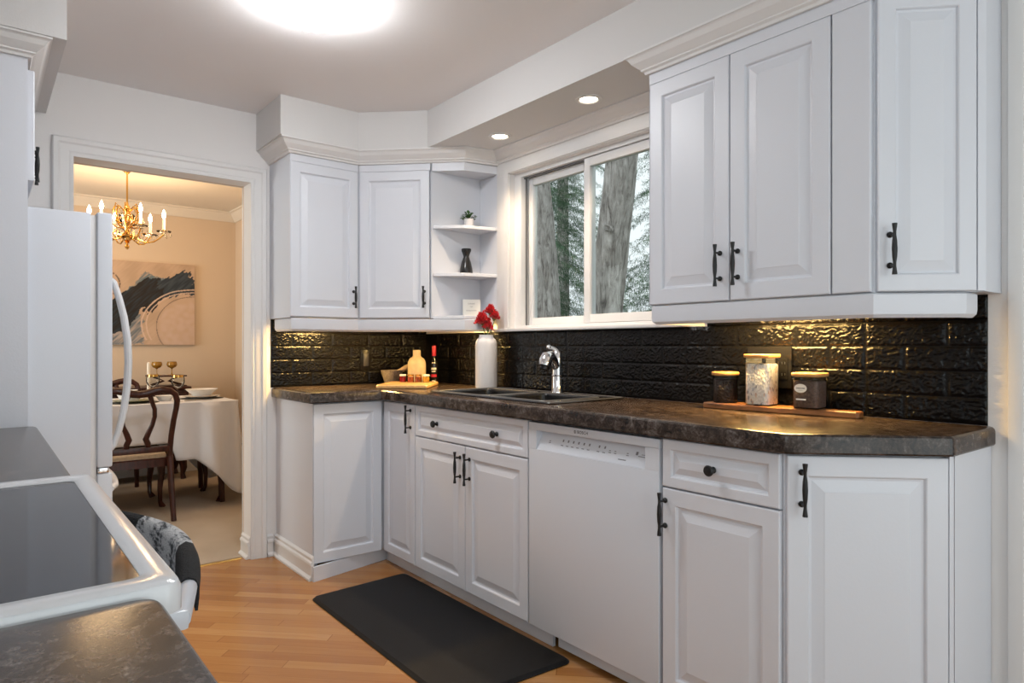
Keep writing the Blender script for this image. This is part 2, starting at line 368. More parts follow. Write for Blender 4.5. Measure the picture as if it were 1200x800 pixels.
W3 = struct('added_window_3', MB().box(-2.4, -2.34, -3.98, -3.92, .7, 2.2).box(-.86, -.8, -3.98, -3.92, .7, 2.2).box(-2.34, -.86, -3.98, -3.92, .7, .76).box(-2.34, -.86, -3.98, -3.92, 2.14, 2.2), 'vinyl')  # unseen window frame, added around the dining fill's opening
MB().box(-2.34, -.86, -3.953, -3.947, .76, 2.14).build('pane', 'pane', W3)
# unseen patio door, added behind the camera to admit the rear fill
mb = MB()
for a, b in ((-2.5, -2.43), (-.47, -.4), (-1.49, -1.41)): mb.box(5.5, 5.58, a, b, 0, 2.2)
mb.box(5.5, 5.58, -2.43, -.47, 2.13, 2.2); mb.box(5.5, 5.58, -2.43, -.47, 0, .06)
dd = struct('added_door_1', mb, 'vinyl'); MB().box(5.535, 5.54, -2.43, -1.49, .06, 2.13).box(5.535, 5.54, -1.41, -.47, .06, 2.13).build('pane', 'pane', dd)
# dining mouldings
struct('trim_2', MB().sweep([(0, 2.33), (.012, 2.33), (.02, 2.345), (.05, 2.38), (.06, 2.40), (.075, 2.405), (.075, 2.419), (0, 2.419)], [(FX, -3.9), (FX, -.52), (-.136, -.52)]), 'dceil')
struct('baseboard_dining', MB().sweep([(0, .005), (.016, .005), (.016, .08), (.010, .1), (.006, .12), (0, .12)], [(FX, -3.9), (FX, -.52), (-.136, -.52)]), 'trim')
# door casing : moulded architrave, mitred
def casing_ring(y0, y1, z1, out, prof):
    rings = []
    for sx, p in enumerate([(y0, 0.0), (y0, z1), (y1, z1), (y1, 0.0)]):
        oy = -1 if sx < 2 else 1; oz = 1 if sx in (1, 2) else 0
        rings.append([(out+d, p[0]+oy*o, p[1]+oz*o) for o, d in prof])
    return MB().loft(rings)
CP = [(-.002, 0), (-.002, .010), (.010, .014), (.016, .012), (.022, .016), (.050, .018), (.058, .024), (.076, .024), (.082, .016), (.082, 0)]
struct('trim_3', casing_ring(DY0, DY1, DZ, .0, CP), 'trim')
struct('trim_4', casing_ring(DY0, DY1, DZ, 0, [(o, -.1355-d) for o, d in CP]), 'trim')
BP = [(0, .0005), (.026, .0005), (.026, .010), (.014, .022), (.014, .072), (.019, .078), (.017, .088), (.009, .094), (.011, .108), (.004, .116), (0, .118)]
struct('baseboard_jamb', MB().sweep(BP, [(-.134, DY1), (-.002, DY1)][::1]), 'trim')
struct('baseboard_back', MB().sweep(BP, [(.0, -1.206), (.0, -1.174)]), 'trim')
# soffit above the cabinets, with the lowered window bulkhead
SZ = 2.2095
mb = MB().prism([(0.0005, -1.2626), (.3754, -1.2626), (.3754, -.842), (.634, -.5676), (2.80, -.5676), (3.16, -.22), (3.16, WY-.0005), (.0005, WY-.0005)], SZ, CZ-.0005)
struct('soffit_right', mb, 'soffit')
struct('soffit_left', MB().box(.0005, .93, -2.949, -2.2, SZ, CZ-.0005), 'soffit')
# crown mouldings
def crown(z0, z1, d): 
    h = z1-z0; return [(0, z0), (.010*d, z0), (.013*d, z0+.12*h), (.022*d, z0+.2*h), (.022*d, z0+.27*h), (.030*d, z0+.36*h), (.046*d, z0+.58*h), (.055*d, z0+.80*h), (.060*d, z0+.86*h), (.066*d, z0+.89*h), (.066*d, z1), (0, z1)]
CR = crown(2.142, SZ-.0006, 1)
UF = -.52                                                   # front plane of the upper fronts on the window wall
struct('trim_5', MB().sweep(CR, [(.0006, -1.19), (.31, -1.19), (.31, -.81), (.602, -.518), (.728, -.392), (.772, WY-.012)]), 'trim', 14)
struct('trim_6', MB().sweep(crown(2.148, SZ-.0006, 1.05), [(.778, WY-.012), (2.098, WY-.012)]), 'trim', 14)
struct('trim_7', MB().sweep(CR, [(2.102, WY-.012), (2.102, UF), (2.885, UF), (3.09, -.315), (3.09, WY-.002)]), 'trim', 14)
struct('trim_8', MB().sweep(CR, [(.0006, -2.306), (.86, -2.306), (.86, -2.9)][::-1]), 'trim', 14)
struct('trim_9', MB().box(3.108, 3.145, WY-.016, WY-.0005, 0, 2.2, .004), 'trim')

# ------------------------------------------------------------------ kitchen window
W = tag(MB().box(WX0-.108, WX1+.105, WY-.014, WY-.0006, WZ1-.001, WZ1+.075, .003).box(WX0-.108, WX0+.001, WY-.014, WY-.0006, 1.2462, WZ1-.001, .001)
        .box(WX0-.03, WX0-.004, WY-.022, WY-.014, 1.2462, WZ1+.003).box(WX0-.03, WX1+.03, WY-.022, WY-.014, WZ1+.003, WZ1+.03)
        .box(WX1+.006, WX1+.075, WY-.014, WY-.0006, 1.2462, WZ1+.006, .003).build('window_1', 'trim'), kind='structure')
MB().box(.735, 2.03, WY-.034, WY+.0, 1.2285, 1.2455, .004).box(WX0, WX1, WY, WE, 1.236, 1.2465).build('sill', 'trim', W)
mb = MB()
mb.box(WX0-.0, WX0+.055, -.165, WE-.002, WZ0, WZ1).box(WX1-.03, WX1, -.165, WE-.002, WZ0, WZ1).box(WX0+.055, WX1-.03, -.165, WE-.002, WZ1-.022, WZ1).box(WX0+.055, WX1-.03, -.165, WE-.002, WZ0, WZ0+.014)
mb.build('frame', 'vinyl', W)
MB().box(WX0+.056, WX1-.03, -.145, -.138, WZ1-.030, WZ1-.022).box(WX0+.056, WX0+.062, -.135, -.128, WZ0+.014, WZ1-.022).build('weatherstrip', 'vgrey', W)
def sash(x0, x1, y0, y1, z0, z1, l, r, b_, t_, nm):
    m_ = MB().box(x0, x0+l, y0, y1, z0, z1, .003).box(x1-r, x1, y0, y1, z0, z1, .003).box(x0+l, x1-r, y0, y1, z0, z0+b_, .003).box(x0+l, x1-r, y0, y1, z1-t_, z1, .003)
    o = m_.build('sash', 'vinyl', W); ym = (y0+y1)/2
    MB().box(x0+l-.004, x1-r+.004, ym-.003, ym+.003, z0+b_-.004, z1-t_+.004).build('pane', 'pane', o); return o
sash(WX0+.062, 1.408, -.118, -.085, 1.262, 2.052, .034, .05, .038, .040, 'left')
sash(1.40, WX1-.032, -.158, -.125, 1.262, 2.052, .038, .04, .040, .040, 'right')

# ------------------------------------------------------------------ outdoors
struct('ground', MB().box(-60, 40, .2, 70, -.75, -.6), 'lawn')
def trunk(pts, rad, parent, seed):
    rings = []; nz = 70; ns = 36
    P = [Vector(p) for p in pts]
    for i in range(nz):
        t = i/(nz-1)*(len(P)-1); a = min(int(t), len(P)-2); f = t-a; c = P[a].lerp(P[a+1], f); r = rad[a]*(1-f)+rad[a+1]*f
        ring = []
        for j in range(ns):
            an = 2*math.pi*j/ns; q = Vector((math.cos(an)*3.4, math.sin(an)*3.4, c.z*1.1+seed))
            d = 1+.09*noise.noise(q)+.06*noise.noise(q*2.7)
            ring.append((c.x+math.cos(an)*r*d, c.y+math.sin(an)*r*d, c.z))
        rings.append(ring)
    return MB().loft(rings).build('trunk', 'bark', parent, smooth=60)
T = thing('tree', 'thick grey trunk seen through the left window sash', 'tree', (-2.45, 3, -.6))
trunk([(-2.34, 3, -.6), (-2.44, 3, 1.4), (-2.63, 3, 3.3), (-2.9, 3, 6.5)], [.27, .20, .165, .14], T, 0)
T = thing('tree', 'rough trunk leaning right, seen through the right window sash', 'tree', (-1.1, 2.5, -.6))
trunk([(-1.20, 2.5, -.6), (-.99, 2.5, 1.4), (-.745, 2.5, 3.1), (-.4, 2.5, 6)], [.22, .17, .155, .13], T, 5)
MB().lathe([(.05, -.01), (.055, .02), (.035, .035), (.02, .02), (.0001, .015)], (-.80, 2.352, 2.30), 12, (.5, -1, 0), sx=1.2, sy=.6).build('knot', 'bark', T)
def spruce(x, y, hgt, rad, seed, label, nb=300):
    r_ = random.Random(seed); t = thing('spruce_tree', label, 'tree', (x, y, -.6))
    MB().lathe([(.2, 0), (.14, hgt*.5), (.02, hgt)], (x, y, -.6), 10).build('trunk', 'bark', t)
    V = []; F = []; u = r_.uniform
    for i in range(nb):
        z = .6+(hgt-.6)*(i/nb)**1.1*.85; L = rad*(1-z/hgt)**.8*(.75+.5*r_.random()); an = r_.random()*6.283
        d = Vector((math.cos(an), math.sin(an), 0)); side = Vector((-d.y, d.x, 0)); n = max(5, int(L*11))
        for k_ in range(1, n+1):
            f = k_/n; p = Vector((x, y, -.6+z))+d*L*f+Vector((0, 0, -.42*L*f*f+.12*f))
            for s_ in (-1, 1, 0):
                l_ = (.14+.26*(1-f))*(.7+.6*r_.random()); dr = (side*s_*u(.7, 1.1)+d*(.4 if s_ else .8)+Vector((0, 0, -u(.1, .9)))).normalized()
                sv = dr.cross(Vector((u(-1, 1), u(-1, 1), .6))).normalized()
                for q in range(7):
                    o = p+dr*l_*q*.15; w = sv if q % 2 else -sv; e = o+(dr*.75+w*.75+Vector((u(-.2, .2), u(-.2, .2), -u(0, .35)))).normalized()*u(.05, .085)
                    b_ = dr*.012+w*.003; j = len(V); V += [o-b_, o+b_, e]; F.append((j, j+1, j+2))
    me = bpy.data.meshes.new('foliage'); me.from_pydata([v-Vector((x, y, -.6)) for v in V], [], F); me.materials.append(M['needle'])
    o = link(bpy.data.objects.new('foliage', me)); o.parent = t; WM[o] = WM[t]
spruce(-5.6, 5.2, 9, 2.1, 1, 'dark spruce right behind the left trunk outside the window')
spruce(-4.1, 8.3, 11, 2.5, 2, 'tall spruce seen between the two trunks outside the window', 340)
spruce(-8.8, 9.2, 12, 2.6, 3, 'distant spruce at the left edge of the left window sash', 260)
spruce(-3.3, 12.6, 11, 2.2, 4, 'farthest spruce, showing right of the right trunk against the sky', 220)
spruce(-.35, 6.2, 8, 1.5, 5, 'spruce with drooping sprays at the right edge of the right sash', 200)

# ================================================================== UPPER CABINETS
UZ0, UZ1 = 1.30, 2.142
DT = 2.104
C = thing('wall_cabinet', 'white single-door wall cabinet nearest the doorway, above the counter end', 'cabinet', (.15, -1.0, UZ0))
MB().box(.001, .289, -1.188, -.813, UZ0, UZ1).box(.001, .306, -1.19, -1.1885, UZ0-.002, UZ1).box(.289, .309, -1.188, -.812, DT+.0006, UZ1).build('body', 'cab', C)
d = panel_door((.31, -1.188), (.31, -.812), UZ0+.004, DT).build('door', 'cab', C, smooth=9); bar_handle((.31, -1.188), (.31, -.812), .376-.028, UZ0+.115, .118, d)
C = thing('corner_wall_cabinet', 'white wall cabinet set diagonally across the corner, left of open shelves', 'cabinet', (.3, -.5, UZ0))
dA, dB = Vector((.3115, -.8085)), Vector((.594, -.526)); dN = Vector((1, -1)).normalized()
q = [dA-dN*.021, dB-dN*.021]
MB().prism([(.002, -.811), (.285, -.811), tuple(q[0]), tuple(q[1]), (.575, -.50), (.575, WY-.001), (.002, WY-.001)], UZ0, UZ1).build('body', 'cab', C)
mb = MB().loft([[(*(p), z) for p in (dA-dN*.02, dB-dN*.02, dB-dN*.001, dA-dN*.001)] for z in (DT+.0006, UZ1)]); mb.build('header', 'cab', C)
d = panel_door(dA+Vector((.002, .002)), dB-Vector((.004, .004)), UZ0+.004, DT).build('door', 'cab', C, smooth=9)
bar_handle(dA+Vector((.002, .002)), dB-Vector((.004, .004)), .40-.036, UZ0+.115, .118, d)
# open shelf unit
C = thing('corner_shelf', 'white open end shelf with clipped fronts, between corner cabinet and window', 'shelf', (.65, -.3, UZ0))
sp_ = [(.601, -.519), (.726, -.394), (.768, WY-.001), (.5985, WY-.001)]
MB().prism([(.5765, -.5), (.600, -.523), (.5975, -.505), (.5975, WY-.001), (.5765, WY-.001)], UZ0, UZ1).build('side_panel', 'cab', C)
MB().box(.5985, .762, WY-.006, WY-.001, UZ0+.02, UZ1-.05).build('back_panel', 'cab', C)
for z0, z1 in ((1.296, 1.315), (1.528, 1.546), (1.786, 1.804)): MB().prism(inset(sp_, .002), z0, z1, .002).build('shelf', 'cab', C)
MB().prism(sp_, 2.098, UZ1).build('header', 'cab', C)
MB().prism([(.7405, WY-.008), (.768, WY-.008), (.768, WY-.001), (.7405, WY-.001)], 1.315, 2.098).build('end_strip', 'cab', C)
# right hand pair
C = thing('wall_cabinet', 'white double-door wall cabinet just right of the window', 'cabinet', (2.45, -.35, UZ0))
MB().box(2.102, 2.884, -.499, WY-.001, UZ0-.002, UZ1).box(2.102, 2.884, -.519, -.499, DT+.0006, UZ1).box(2.1, 2.1018, -.517, WY-.017, UZ0-.002, 2.14).build('body', 'cab', C)
d = panel_door((2.104, UF), (2.433, UF), UZ0, DT, fr=.058).build('door', 'cab', C, smooth=9); bar_handle((2.104, UF), (2.433, UF), .329-.032, UZ0+.115, .138, d)
d = panel_door((2.437, UF), (2.766, UF), UZ0, DT, fr=.058).build('door', 'cab', C, smooth=9); bar_handle((2.437, UF), (2.766, UF), .03, UZ0+.115, .138, d)
panel_door((2.771, UF), (2.878, UF), UZ0, DT, flat=True).build('filler', 'cab', C, smooth=9)
C = thing('end_wall_cabinet', 'white angled wall cabinet at the far right end of the run', 'cabinet', (2.97, -.3, UZ0))
eA, eB = Vector((2.889, -.518)), Vector((3.088, -.319)); n_ = dN
MB().prism([(2.8865, -.498), tuple(eA-n_*.021), tuple(eB-n_*.021), tuple(eB), (3.09, -.316), (3.09, WY-.001), (2.8865, WY-.001)], UZ0-.002, UZ1).build('body', 'cab', C)
MB().loft([[(*(p), z) for p in (eA-n_*.02, eB-n_*.02, eB-n_*.001, eA-n_*.001)] for z in (2.1206, UZ1)]).build('header', 'cab', C)
u_ = (eB-eA).normalized(); a, b = eA+u_*.008, eB-u_*.0195
d = panel_door(a, b, UZ0, 2.12, fr=.05).build('door', 'cab', C, smooth=9); bar_handle(a, b, .03, UZ0+.112, .138, d)
MB().loft([[(*(p), z) for p in (eB-u_*.018-n_*.02, eB-n_*.02, eB, eB-u_*.018)] for z in (UZ0, 2.12)]).build('stile', 'cab', C)
# light rails under the uppers
LR = [(-.02, 1.2285), (-.010, 1.2285), (0, 1.238), (.002, 1.25), (.002, 1.292), (-.004, 1.2965), (-.02, 1.2965)]
LR = [(o-.004, z) for o, z in LR]
struct('trim_10', MB().sweep(LR, [(.062, -1.186), (.308, -1.186), (.308, -.811), (.602, -.518), (.728, -.392), (.765, WY-.0355)]), 'cab')
struct('trim_11', MB().sweep(LR, [(2.108, WY-.036), (2.108, UF+.002), (2.885, UF+.002), (3.055, -.348), (3.062, -.285)]), 'cab')

# ================================================================== BASE CABINETS
BZ0, BZ1, BT = .074, .866, .868
YF, XF = -.77, .519
C = thing('corner_base_cabinet', 'white two-door base cabinet filling the inner corner by the doorway', 'cabinet', (.3, -.5, 0))
MB().prism([(.002, -1.152), (.498, -1.152), (.498, -.749), (.846, -.749), (.846, WY-.002), (.002, WY-.002)], .078, BT-.001).box(.03, .49, -1.1505, -1.12, .001, .078).build('body', 'cab', C)
MB().box(.001, .516, -1.1545, -1.1525, .001, BT).build('end_panel', 'cab', C)
panel_door((XF, -1.150), (XF, -.777), BZ0, BZ1-.004).build('door', 'cab', C, smooth=9)
d = panel_door((XF+.007, YF), (.844, YF), BZ0, BZ1-.004, fr=.05).build('door', 'cab', C, smooth=9); bar_handle((XF+.007, YF), (.844, YF), .28, .79, .138, d)
MB().sweep([(0, .0005), (.012, .0005), (.012, .072), (0, .072)], [(.545, -1.166), (.446, -.716)]).build('toe_kick', 'cab', C)
C2 = tag(MB().sweep([(o, z) for o, z in BP if o != .026 or 1], [(.001, -1.1548), (.535, -1.1548)]).build('baseboard_cabinet', 'trim'), kind='structure')
C = thing('sink_base_cabinet', 'white sink base with a wide false drawer on two knobs', 'cabinet', (1.28, -.5, 0))
MB().box(.848, 1.708, -.749, WY-.002, .078, .69).box(.848, .868, -.749, WY-.002, .70, BT-.001).box(1.688, 1.708, -.749, WY-.002, .70, BT-.001).box(.868, 1.688, -.749, -.735, .70, BT-.001).build('body', 'cab', C)
a, b = (.850, YF), (1.706, YF)
d = panel_door(a, b, .714, BZ1-.004, fr=.032).build('drawer', 'cab', C, smooth=9); knob(a, b, .20, .788, d); knob(a, b, .66, .788, d)
a, b = (.850, YF), (1.276, YF); d = panel_door(a, b, BZ0, .709).build('door', 'cab', C, smooth=9); bar_handle(a, b, .426-.034, .615, .138, d)
a, b = (1.280, YF), (1.706, YF); d = panel_door(a, b, BZ0, .709).build('door', 'cab', C, smooth=9); bar_handle(a, b, .034, .615, .138, d)
MB().box(.47, 1.80, -.722, -.708, .0005, .073).build('toe_kick', 'cab', C)
C = thing('drawer_base_cabinet', 'white base cabinet with one drawer over one door, right of the dishwasher', 'cabinet', (2.55, -.5, 0))
MB().box(2.358, 2.764, -.749, WY-.002, .078, BT-.001).box(2.37, 2.76, -.70, -.6, .0005, .078).build('body', 'cab', C)
a, b = (2.362, YF), (2.752, YF)
d = panel_door(a, b, .714, BZ1-.004, fr=.036).build('drawer', 'cab', C, smooth=9); knob(a, b, .185, .790, d)
d = panel_door(a, b, BZ0, .709).build('door', 'cab', C, smooth=9); bar_handle(a, b, .012, .632, .132, d)
C = thing('end_base_cabinet', 'white angled base cabinet with a single tall door, at far right end', 'cabinet', (2.9, -.4, 0))
eA, eB = Vector((2.768, -.768)), Vector((3.064, -.472)); u_ = (eB-eA).normalized()
MB().prism([(2.7655, -.75), tuple(eA-dN*.021), tuple(eB-dN*.021), tuple(eB+Vector((.002, -.001))), (3.066, WY-.002), (2.7655, WY-.002)], .004, BT-.001).build('body', 'cab', C)
a, b = eA+u_*.005, eB-u_*.0118; d = panel_door(a, b, .06, BZ1-.006, fr=.058).build('door', 'cab', C, smooth=9); bar_handle(a, b, .036, .775, .138, d)
MB().loft([[(*(p), z) for p in (eB-u_*.011-dN*.02, eB-dN*.02, eB, eB-u_*.011)] for z in (.06, BT-.002)]).build('stile', 'cab', C)

# dishwasher
C = thing('dishwasher', 'white built-in dishwasher between the sink base and the drawer base', 'dishwasher', (2.03, -.5, 0))
MB().box(1.720, 2.346, -.735, WY-.03, .08, .86).build('tub', 'appl', C)
X0, X1, dy = 1.716, 2.350, -.772
mb = MB(); mb.box(X0, X1, dy, -.736, .075, .757, .004).box(X0, X1, dy, -.736, .828, .858, .004).box(X0, X0+.045, dy, -.736, .7565, .8285).box(X1-.055, X1, dy, -.736, .7565, .8285)
dr = mb.build('door', 'appl', C)
pn = MB().loft([[(x, dy+.003, .757), (x, dy+.034, .82), (x, dy+.036, .828), (x, -.735, .828), (x, -.735, .757)] for x in (X0+.045, X1-.055)]).build('control_panel', 'appl', dr)
mb = MB()
def dash(_, x0, x1, f, th):
    mb = MB()                                # a mark on the sloping control strip
    y = dy+.003+.031*f-.0008; z = .757+.063*f; mb.face([(x0, y, z), (x1, y, z), (x1, y+.031*th, z+.063*th), (x0, y+.031*th, z+.063*th)]); mb.build('control_mark', 'grey_ink', pn, normals=False)
for i, x in enumerate((1.885, 1.912, 1.939, 1.966, 1.993, 2.020, 2.068, 2.095)):
    dash(mb, x, x+.007, .62, .13); dash(mb, x-.003, x+.010, .40, .045)
for x in (1.815, 2.12, 2.145, 2.20): dash(mb, x, x+.011, .45, .04); dash(mb, x, x+.008, .55, .04)
dash(mb, 2.170, 2.205, .2, .05); dash(mb, 2.262, 2.287, .60, .03); dash(mb, 2.238, 2.248, .56, .17); dash(mb, 2.25, 2.284, .50, .035)
def text(body, size, mtx, m, name, parent, spacing=1):
    cu = bpy.data.curves.new(name, 'FONT'); cu.body = body; cu.size = size; cu.align_x = 'CENTER'; cu.align_y = 'CENTER'; cu.extrude = .0002; cu.space_character = spacing
    t_ = bpy.data.objects.new(name, cu); me = bpy.data.meshes.new_from_object(t_); bpy.data.objects.remove(t_); bpy.data.curves.remove(cu)
    me.name = name; me.transform(mtx); me.transform(WM[parent].inverted()) if parent else None; me.materials.clear(); me.materials.append(M[m])
    o = link(bpy.data.objects.new(name, me)); o.parent = parent; WM[o] = WM[parent] if parent else Matrix.Identity(4); return o
def on_wall(x, y, z, rz=0): return Matrix.Translation((x, y, z)) @ Matrix.Rotation(rz, 4, 'Z') @ Matrix.Rotation(R(90), 4, 'X')
text('BOSCH', .0155, on_wall(2.012, dy-.0004, .8435), 'ink', 'maker_lettering', dr, 1.1)
mb = MB()
for r0, r1 in ((.0042, .0056),):
    c = Vector((1.973, dy-.0005, .8435)); N_ = 20
    for i in range(N_):
        a0, a1 = 2*math.pi*i/N_, 2*math.pi*(i+1)/N_
        mb.face([c+Vector((r*math.cos(t_), 0, r*math.sin(t_))) for r, t_ in ((r0, a0), (r1, a0), (r1, a1), (r0, a1))])
mb.face([c+Vector(p) for p in ((-.001, 0, -.004), (.001, 0, -.004), (.001, 0, .004), (-.001, 0, .004))]); mb.build('maker_emblem', 'ink', dr, normals=False)
MB().box(1.832, 2.36, -.722, -.708, .0125, .073).build('toe_kick', 'appl', C)

# ------------------------------------------------------------------ countertops
def counter(name, poly, z1, th, nose, label, loc, hole=None, m='lam', keep=(-9, 9)):
    def inset(pl, d): return [(a[0] if a[0] < keep[0] else p[0], a[1] if a[1] > keep[1] else p[1]) for a, p in zip(pl, globals()['inset'](pl, d))]
    mb = MB(); b = mb.b; z0 = z1-th
    rings = [(nose*.25, z0), (0, z0+nose*.35), (0, z1-nose), (nose*.13, z1-nose*.5), (nose*.5, z1-nose*.13), (nose, z1)]
    mb.loft([[(*p, z) for p in inset(poly, d)] for d, z in rings], True, False, False)
    for z, d in ((z1, nose), (z0, nose*.25)):
        es = []
        for pl in [inset(poly, d)]+([hole] if hole else []):
            vs = [b.verts.new((*p, z)) for p in pl]; es += [b.edges.new((vs[i], vs[(i+1) % len(vs)])) for i in range(len(vs))]
        bmesh.ops.triangle_fill(b, use_beauty=True, use_dissolve=False, edges=es, normal=(0, 0, 1 if z == z1 else -1))
    if hole: mb.loft([[(*p, z) for p in hole] for z in (z0, z1)], True, False, False)
    bmesh.ops.remove_doubles(b, verts=b.verts, dist=1e-5)
    return tag(mb.build(name, m, smooth=28), label, 'countertop')
CT = .922
SK = (.862, 1.762, -.70, -.262)                               # sink outline
cpoly = rounded([(.0008, -1.180), (.550, -1.180), (.550, -.800), (2.785, -.800), (3.076, -.505), (3.076, WY-.0008), (.0008, WY-.0008)], [0, .006, .008, .010, .006, 0, 0], 3)
counter('countertop', cpoly, CT, CT-BT-.001, .014, 'brown speckled stone-look countertop running along two walls under the window', None, [(SK[0]+.02, SK[2]+.02), (SK[1]-.02, SK[2]+.02), (SK[1]-.02, SK[3]-.02), (SK[0]+.02, SK[3]-.02)], keep=(.01, WY-.01))
# ------------------------------------------------------------------ embossed brick backsplash
def relief(mb, P, L, zlo, zhi, start, seed, u_lo=0, step=.0034):
    """height field of brick courses 0.2335 x 0.0745 with worm-like raised veins; panels are 0.70 wide"""
    nu, nz = int((L-u_lo)/step), max(2, int((zhi-zlo)/step)); V = []
    for i in range(nu+1):
        u = u_lo+(L-u_lo)*i/nu; colv = []
        for j in range(nz+1):
            z = zlo+(zhi-zlo)*j/nz; r = math.floor((z-.926)/.0745); zz = (z-.926)-r*.0745
            x = u-start+(0 if r % 2 else .5*.2335); xx = x % .2335; pn = (u-start) % .7005
            d = min(xx*.55, (.2335-xx)*.55, zz, .0745-zz); ps = min(pn, .7005-pn)
            t = max(0, min(1, (min(d, ps)-.0010)/.0062)); h = .0034+.0022*t*t*(3-2*t)
            if t > .3:
                q = Vector((u*21+seed, z*34, seed)); wx = noise.noise(q*1.3)*1.1; wz = noise.noise(q*1.3+Vector((9, 3, 0)))*1.1
                n1 = abs(noise.noise(Vector((u*58+wx*1.2, z*92+wz*1.2, seed+4)))); n2 = noise.noise(Vector((u*95, z*140, seed)))
                h += t*(.0032*max(0, 1-n1*3.8)+.0006*n2)
            if j in (0, nz) or i in (0, nu): h = .0012
            colv.append(mb.b.verts.new(P(u, h, z)))
        V.append(colv)
    for i in range(nu):
        for j in range(nz): mb.b.faces.new((V[i][j], V[i+1][j], V[i+1][j+1], V[i][j+1]))
mb = MB(); mb.box(.0022, 3.058, WY-.0012, WY-.0006, .9225, 1.228).box(2.12, 3.058, WY-.0012, WY-.0006, 1.228, 1.2975)
Pw = lambda u_, o, z: (u_, WY-o, z)
relief(mb, Pw, 3.058, .9225, 1.2282, -.08, 1, .0008); relief(mb, Pw, 3.058, 1.2282, 1.2955, -.08, 1, 2.12)
tag(mb.build('backsplash', 'brick', smooth=70, normals=False), 'black embossed brick backsplash along the window wall', 'backsplash')
mb = MB(); mb.box(.0006, .0012, -1.185, WY-.0105, .9225, 1.2975)
relief(mb, lambda u_, o, z: (o, u_, z), WY-.0008, .9225, 1.2975, -1.30, 5, -1.185)
tag(mb.build('backsplash', 'brick', smooth=70, normals=False), 'black embossed brick backsplash on the doorway wall, behind mortar and bottles', 'backsplash')

# wall plates
C = thing('switch_plate', 'wide black switch and socket plate behind the tall jar', 'switch', (2.40, WY-.01, 1.05))
MB().box(2.305, 2.478, WY-.0165, WY-.0100, 1.000, 1.148, .003).build('cover_plate', 'plate', C)
for x in (2.330, 2.382): MB().box(x, x+.036, WY-.0215, WY-.0166, 1.03, 1.108, .002).build('rocker', 'rocker', C)
so = MB().box(2.434, 2.465, WY-.0195, WY-.0166, 1.03, 1.108, .002).build('socket', 'plate', C)
for z in (1.05, 1.09):
    for x in (2.444, 2.455): MB().box(x-.001, x+.001, WY-.0205, WY-.0194, z-.004, z+.004).build('socket_slot', 'steel', so)
C = thing('wall_socket', 'small black socket plate on the doorway wall backsplash', 'socket', (.01, -.62, 1.06))
MB().box(.0100, .0155, -.655, -.585, 1.005, 1.13, .003).build('cover_plate', 'plate', C)
MB().box(.0156, .0185, -.637, -.603, 1.03, 1.105, .002).build('socket', 'rocker', C)
# ------------------------------------------------------------------ sink and faucet
C = thing('kitchen_sink', 'black drop-in double bowl sink under the window', 'sink', (1.26, -.48, CT))
x0, x1, y0, y1 = SK
mb = MB(); zt = CT+.0075
outer = rounded(rect(x0, x1, y0, y1), .03, 5)
bw = [rect(x0+.035, 1.29, y0+.032, y1-.085), rect(1.325, 1.692, y0+.032, y1-.085)]
bw = [rounded(p, .045, 5) for p in bw]
mb.loft([[(*p, z) for p in inset(outer, d)] for d, z in ((.004, CT+.0006), (0, CT+.003), (.003, zt-.001), (.009, zt))], True, False, False)
es = []
for pl in [inset(outer, .009)]+bw:
    vs = [mb.b.verts.new((*p, zt)) for p in pl]; es += [mb.b.edges.new((vs[i], vs[(i+1) % len(vs)])) for i in range(len(vs))]
bmesh.ops.triangle_fill(mb.b, use_beauty=True, edges=es, normal=(0, 0, 1))
for pl in bw: mb.loft([[(*p, z) for p in inset(pl, d)] for d, z in ((0, zt), (.006, zt-.008), (.012, .76), (.04, .735))], True, False, True)
bmesh.ops.remove_doubles(mb.b, verts=mb.b.verts, dist=1e-5); bs = mb.build('basin', 'sink', C)
mb = MB(); [mb.loft([[(*p, z) for p in inset(pl, d)] for d, z in ((-.010, zt-.0002), (-.008, zt+.0024), (-.003, zt+.003), (0, zt+.001), (.001, zt-.002))], True, False, False) for pl in bw]
mb.loft([[(*p, z) for p in inset(outer, d)] for d, z in ((.004, zt-.0005), (.006, zt+.002), (.012, zt+.002), (.014, zt-.0002))], True, False, False); mb.build('rim', 'sink_rim', C)
for x in (1.09, 1.51): MB().lathe([(.0001, .0), (.042, .0), (.042, .003), (.03, .004), (.028, .001), (.0001, .001)], (x, -.50, .7352), 20).build('drain', 'steel', C)
fx, fy = 1.362, -.298
C = thing('faucet', 'chrome single-lever faucet with pull-out head at the sink back', 'faucet', (fx, fy, CT))
z = CT+.0078
MB().lathe([(.031, 0), (.031, .006), (.027, .014), (.0255, .06), (.0245, .11), (.0255, .15), (.0245, .185), (.018, .196), (.0001, .20)], (fx, fy, z), 24).build('body', 'chrome', C)
pts = [(fx+.002, fy-.006, z+.118), (fx+.006, fy-.030, z+.155), (fx+.010, fy-.056, z+.172), (fx+.014, fy-.078, z+.166), (fx+.017, fy-.090, z+.150), (fx+.018, fy-.096, z+.130)]
MB().tube(pts, [.020, .022, .027, .031, .031, .028], 18).build('spout', 'chrome', C)
MB().lathe([(.026, 0), (.027, .014), (.022, .02), (.0001, .02)], (fx+.0184, fy-.099, z+.112), 18, (0, .25, 1)).build('spray_nozzle', 'plate', C)
MB().tube([(fx, fy, z+.192), (fx-.008, fy-.012, z+.205), (fx-.020, fy-.030, z+.214)], [.013, .011, .009], 12).ball((fx-.022, fy-.034, z+.215), .0125, 12, 8).build('lever', 'chrome', C)
MB().lathe([(.0262, 0), (.0285, .004), (.0262, .008)], (fx, fy, z+.078), 24).build('ring', 'chrome', C)

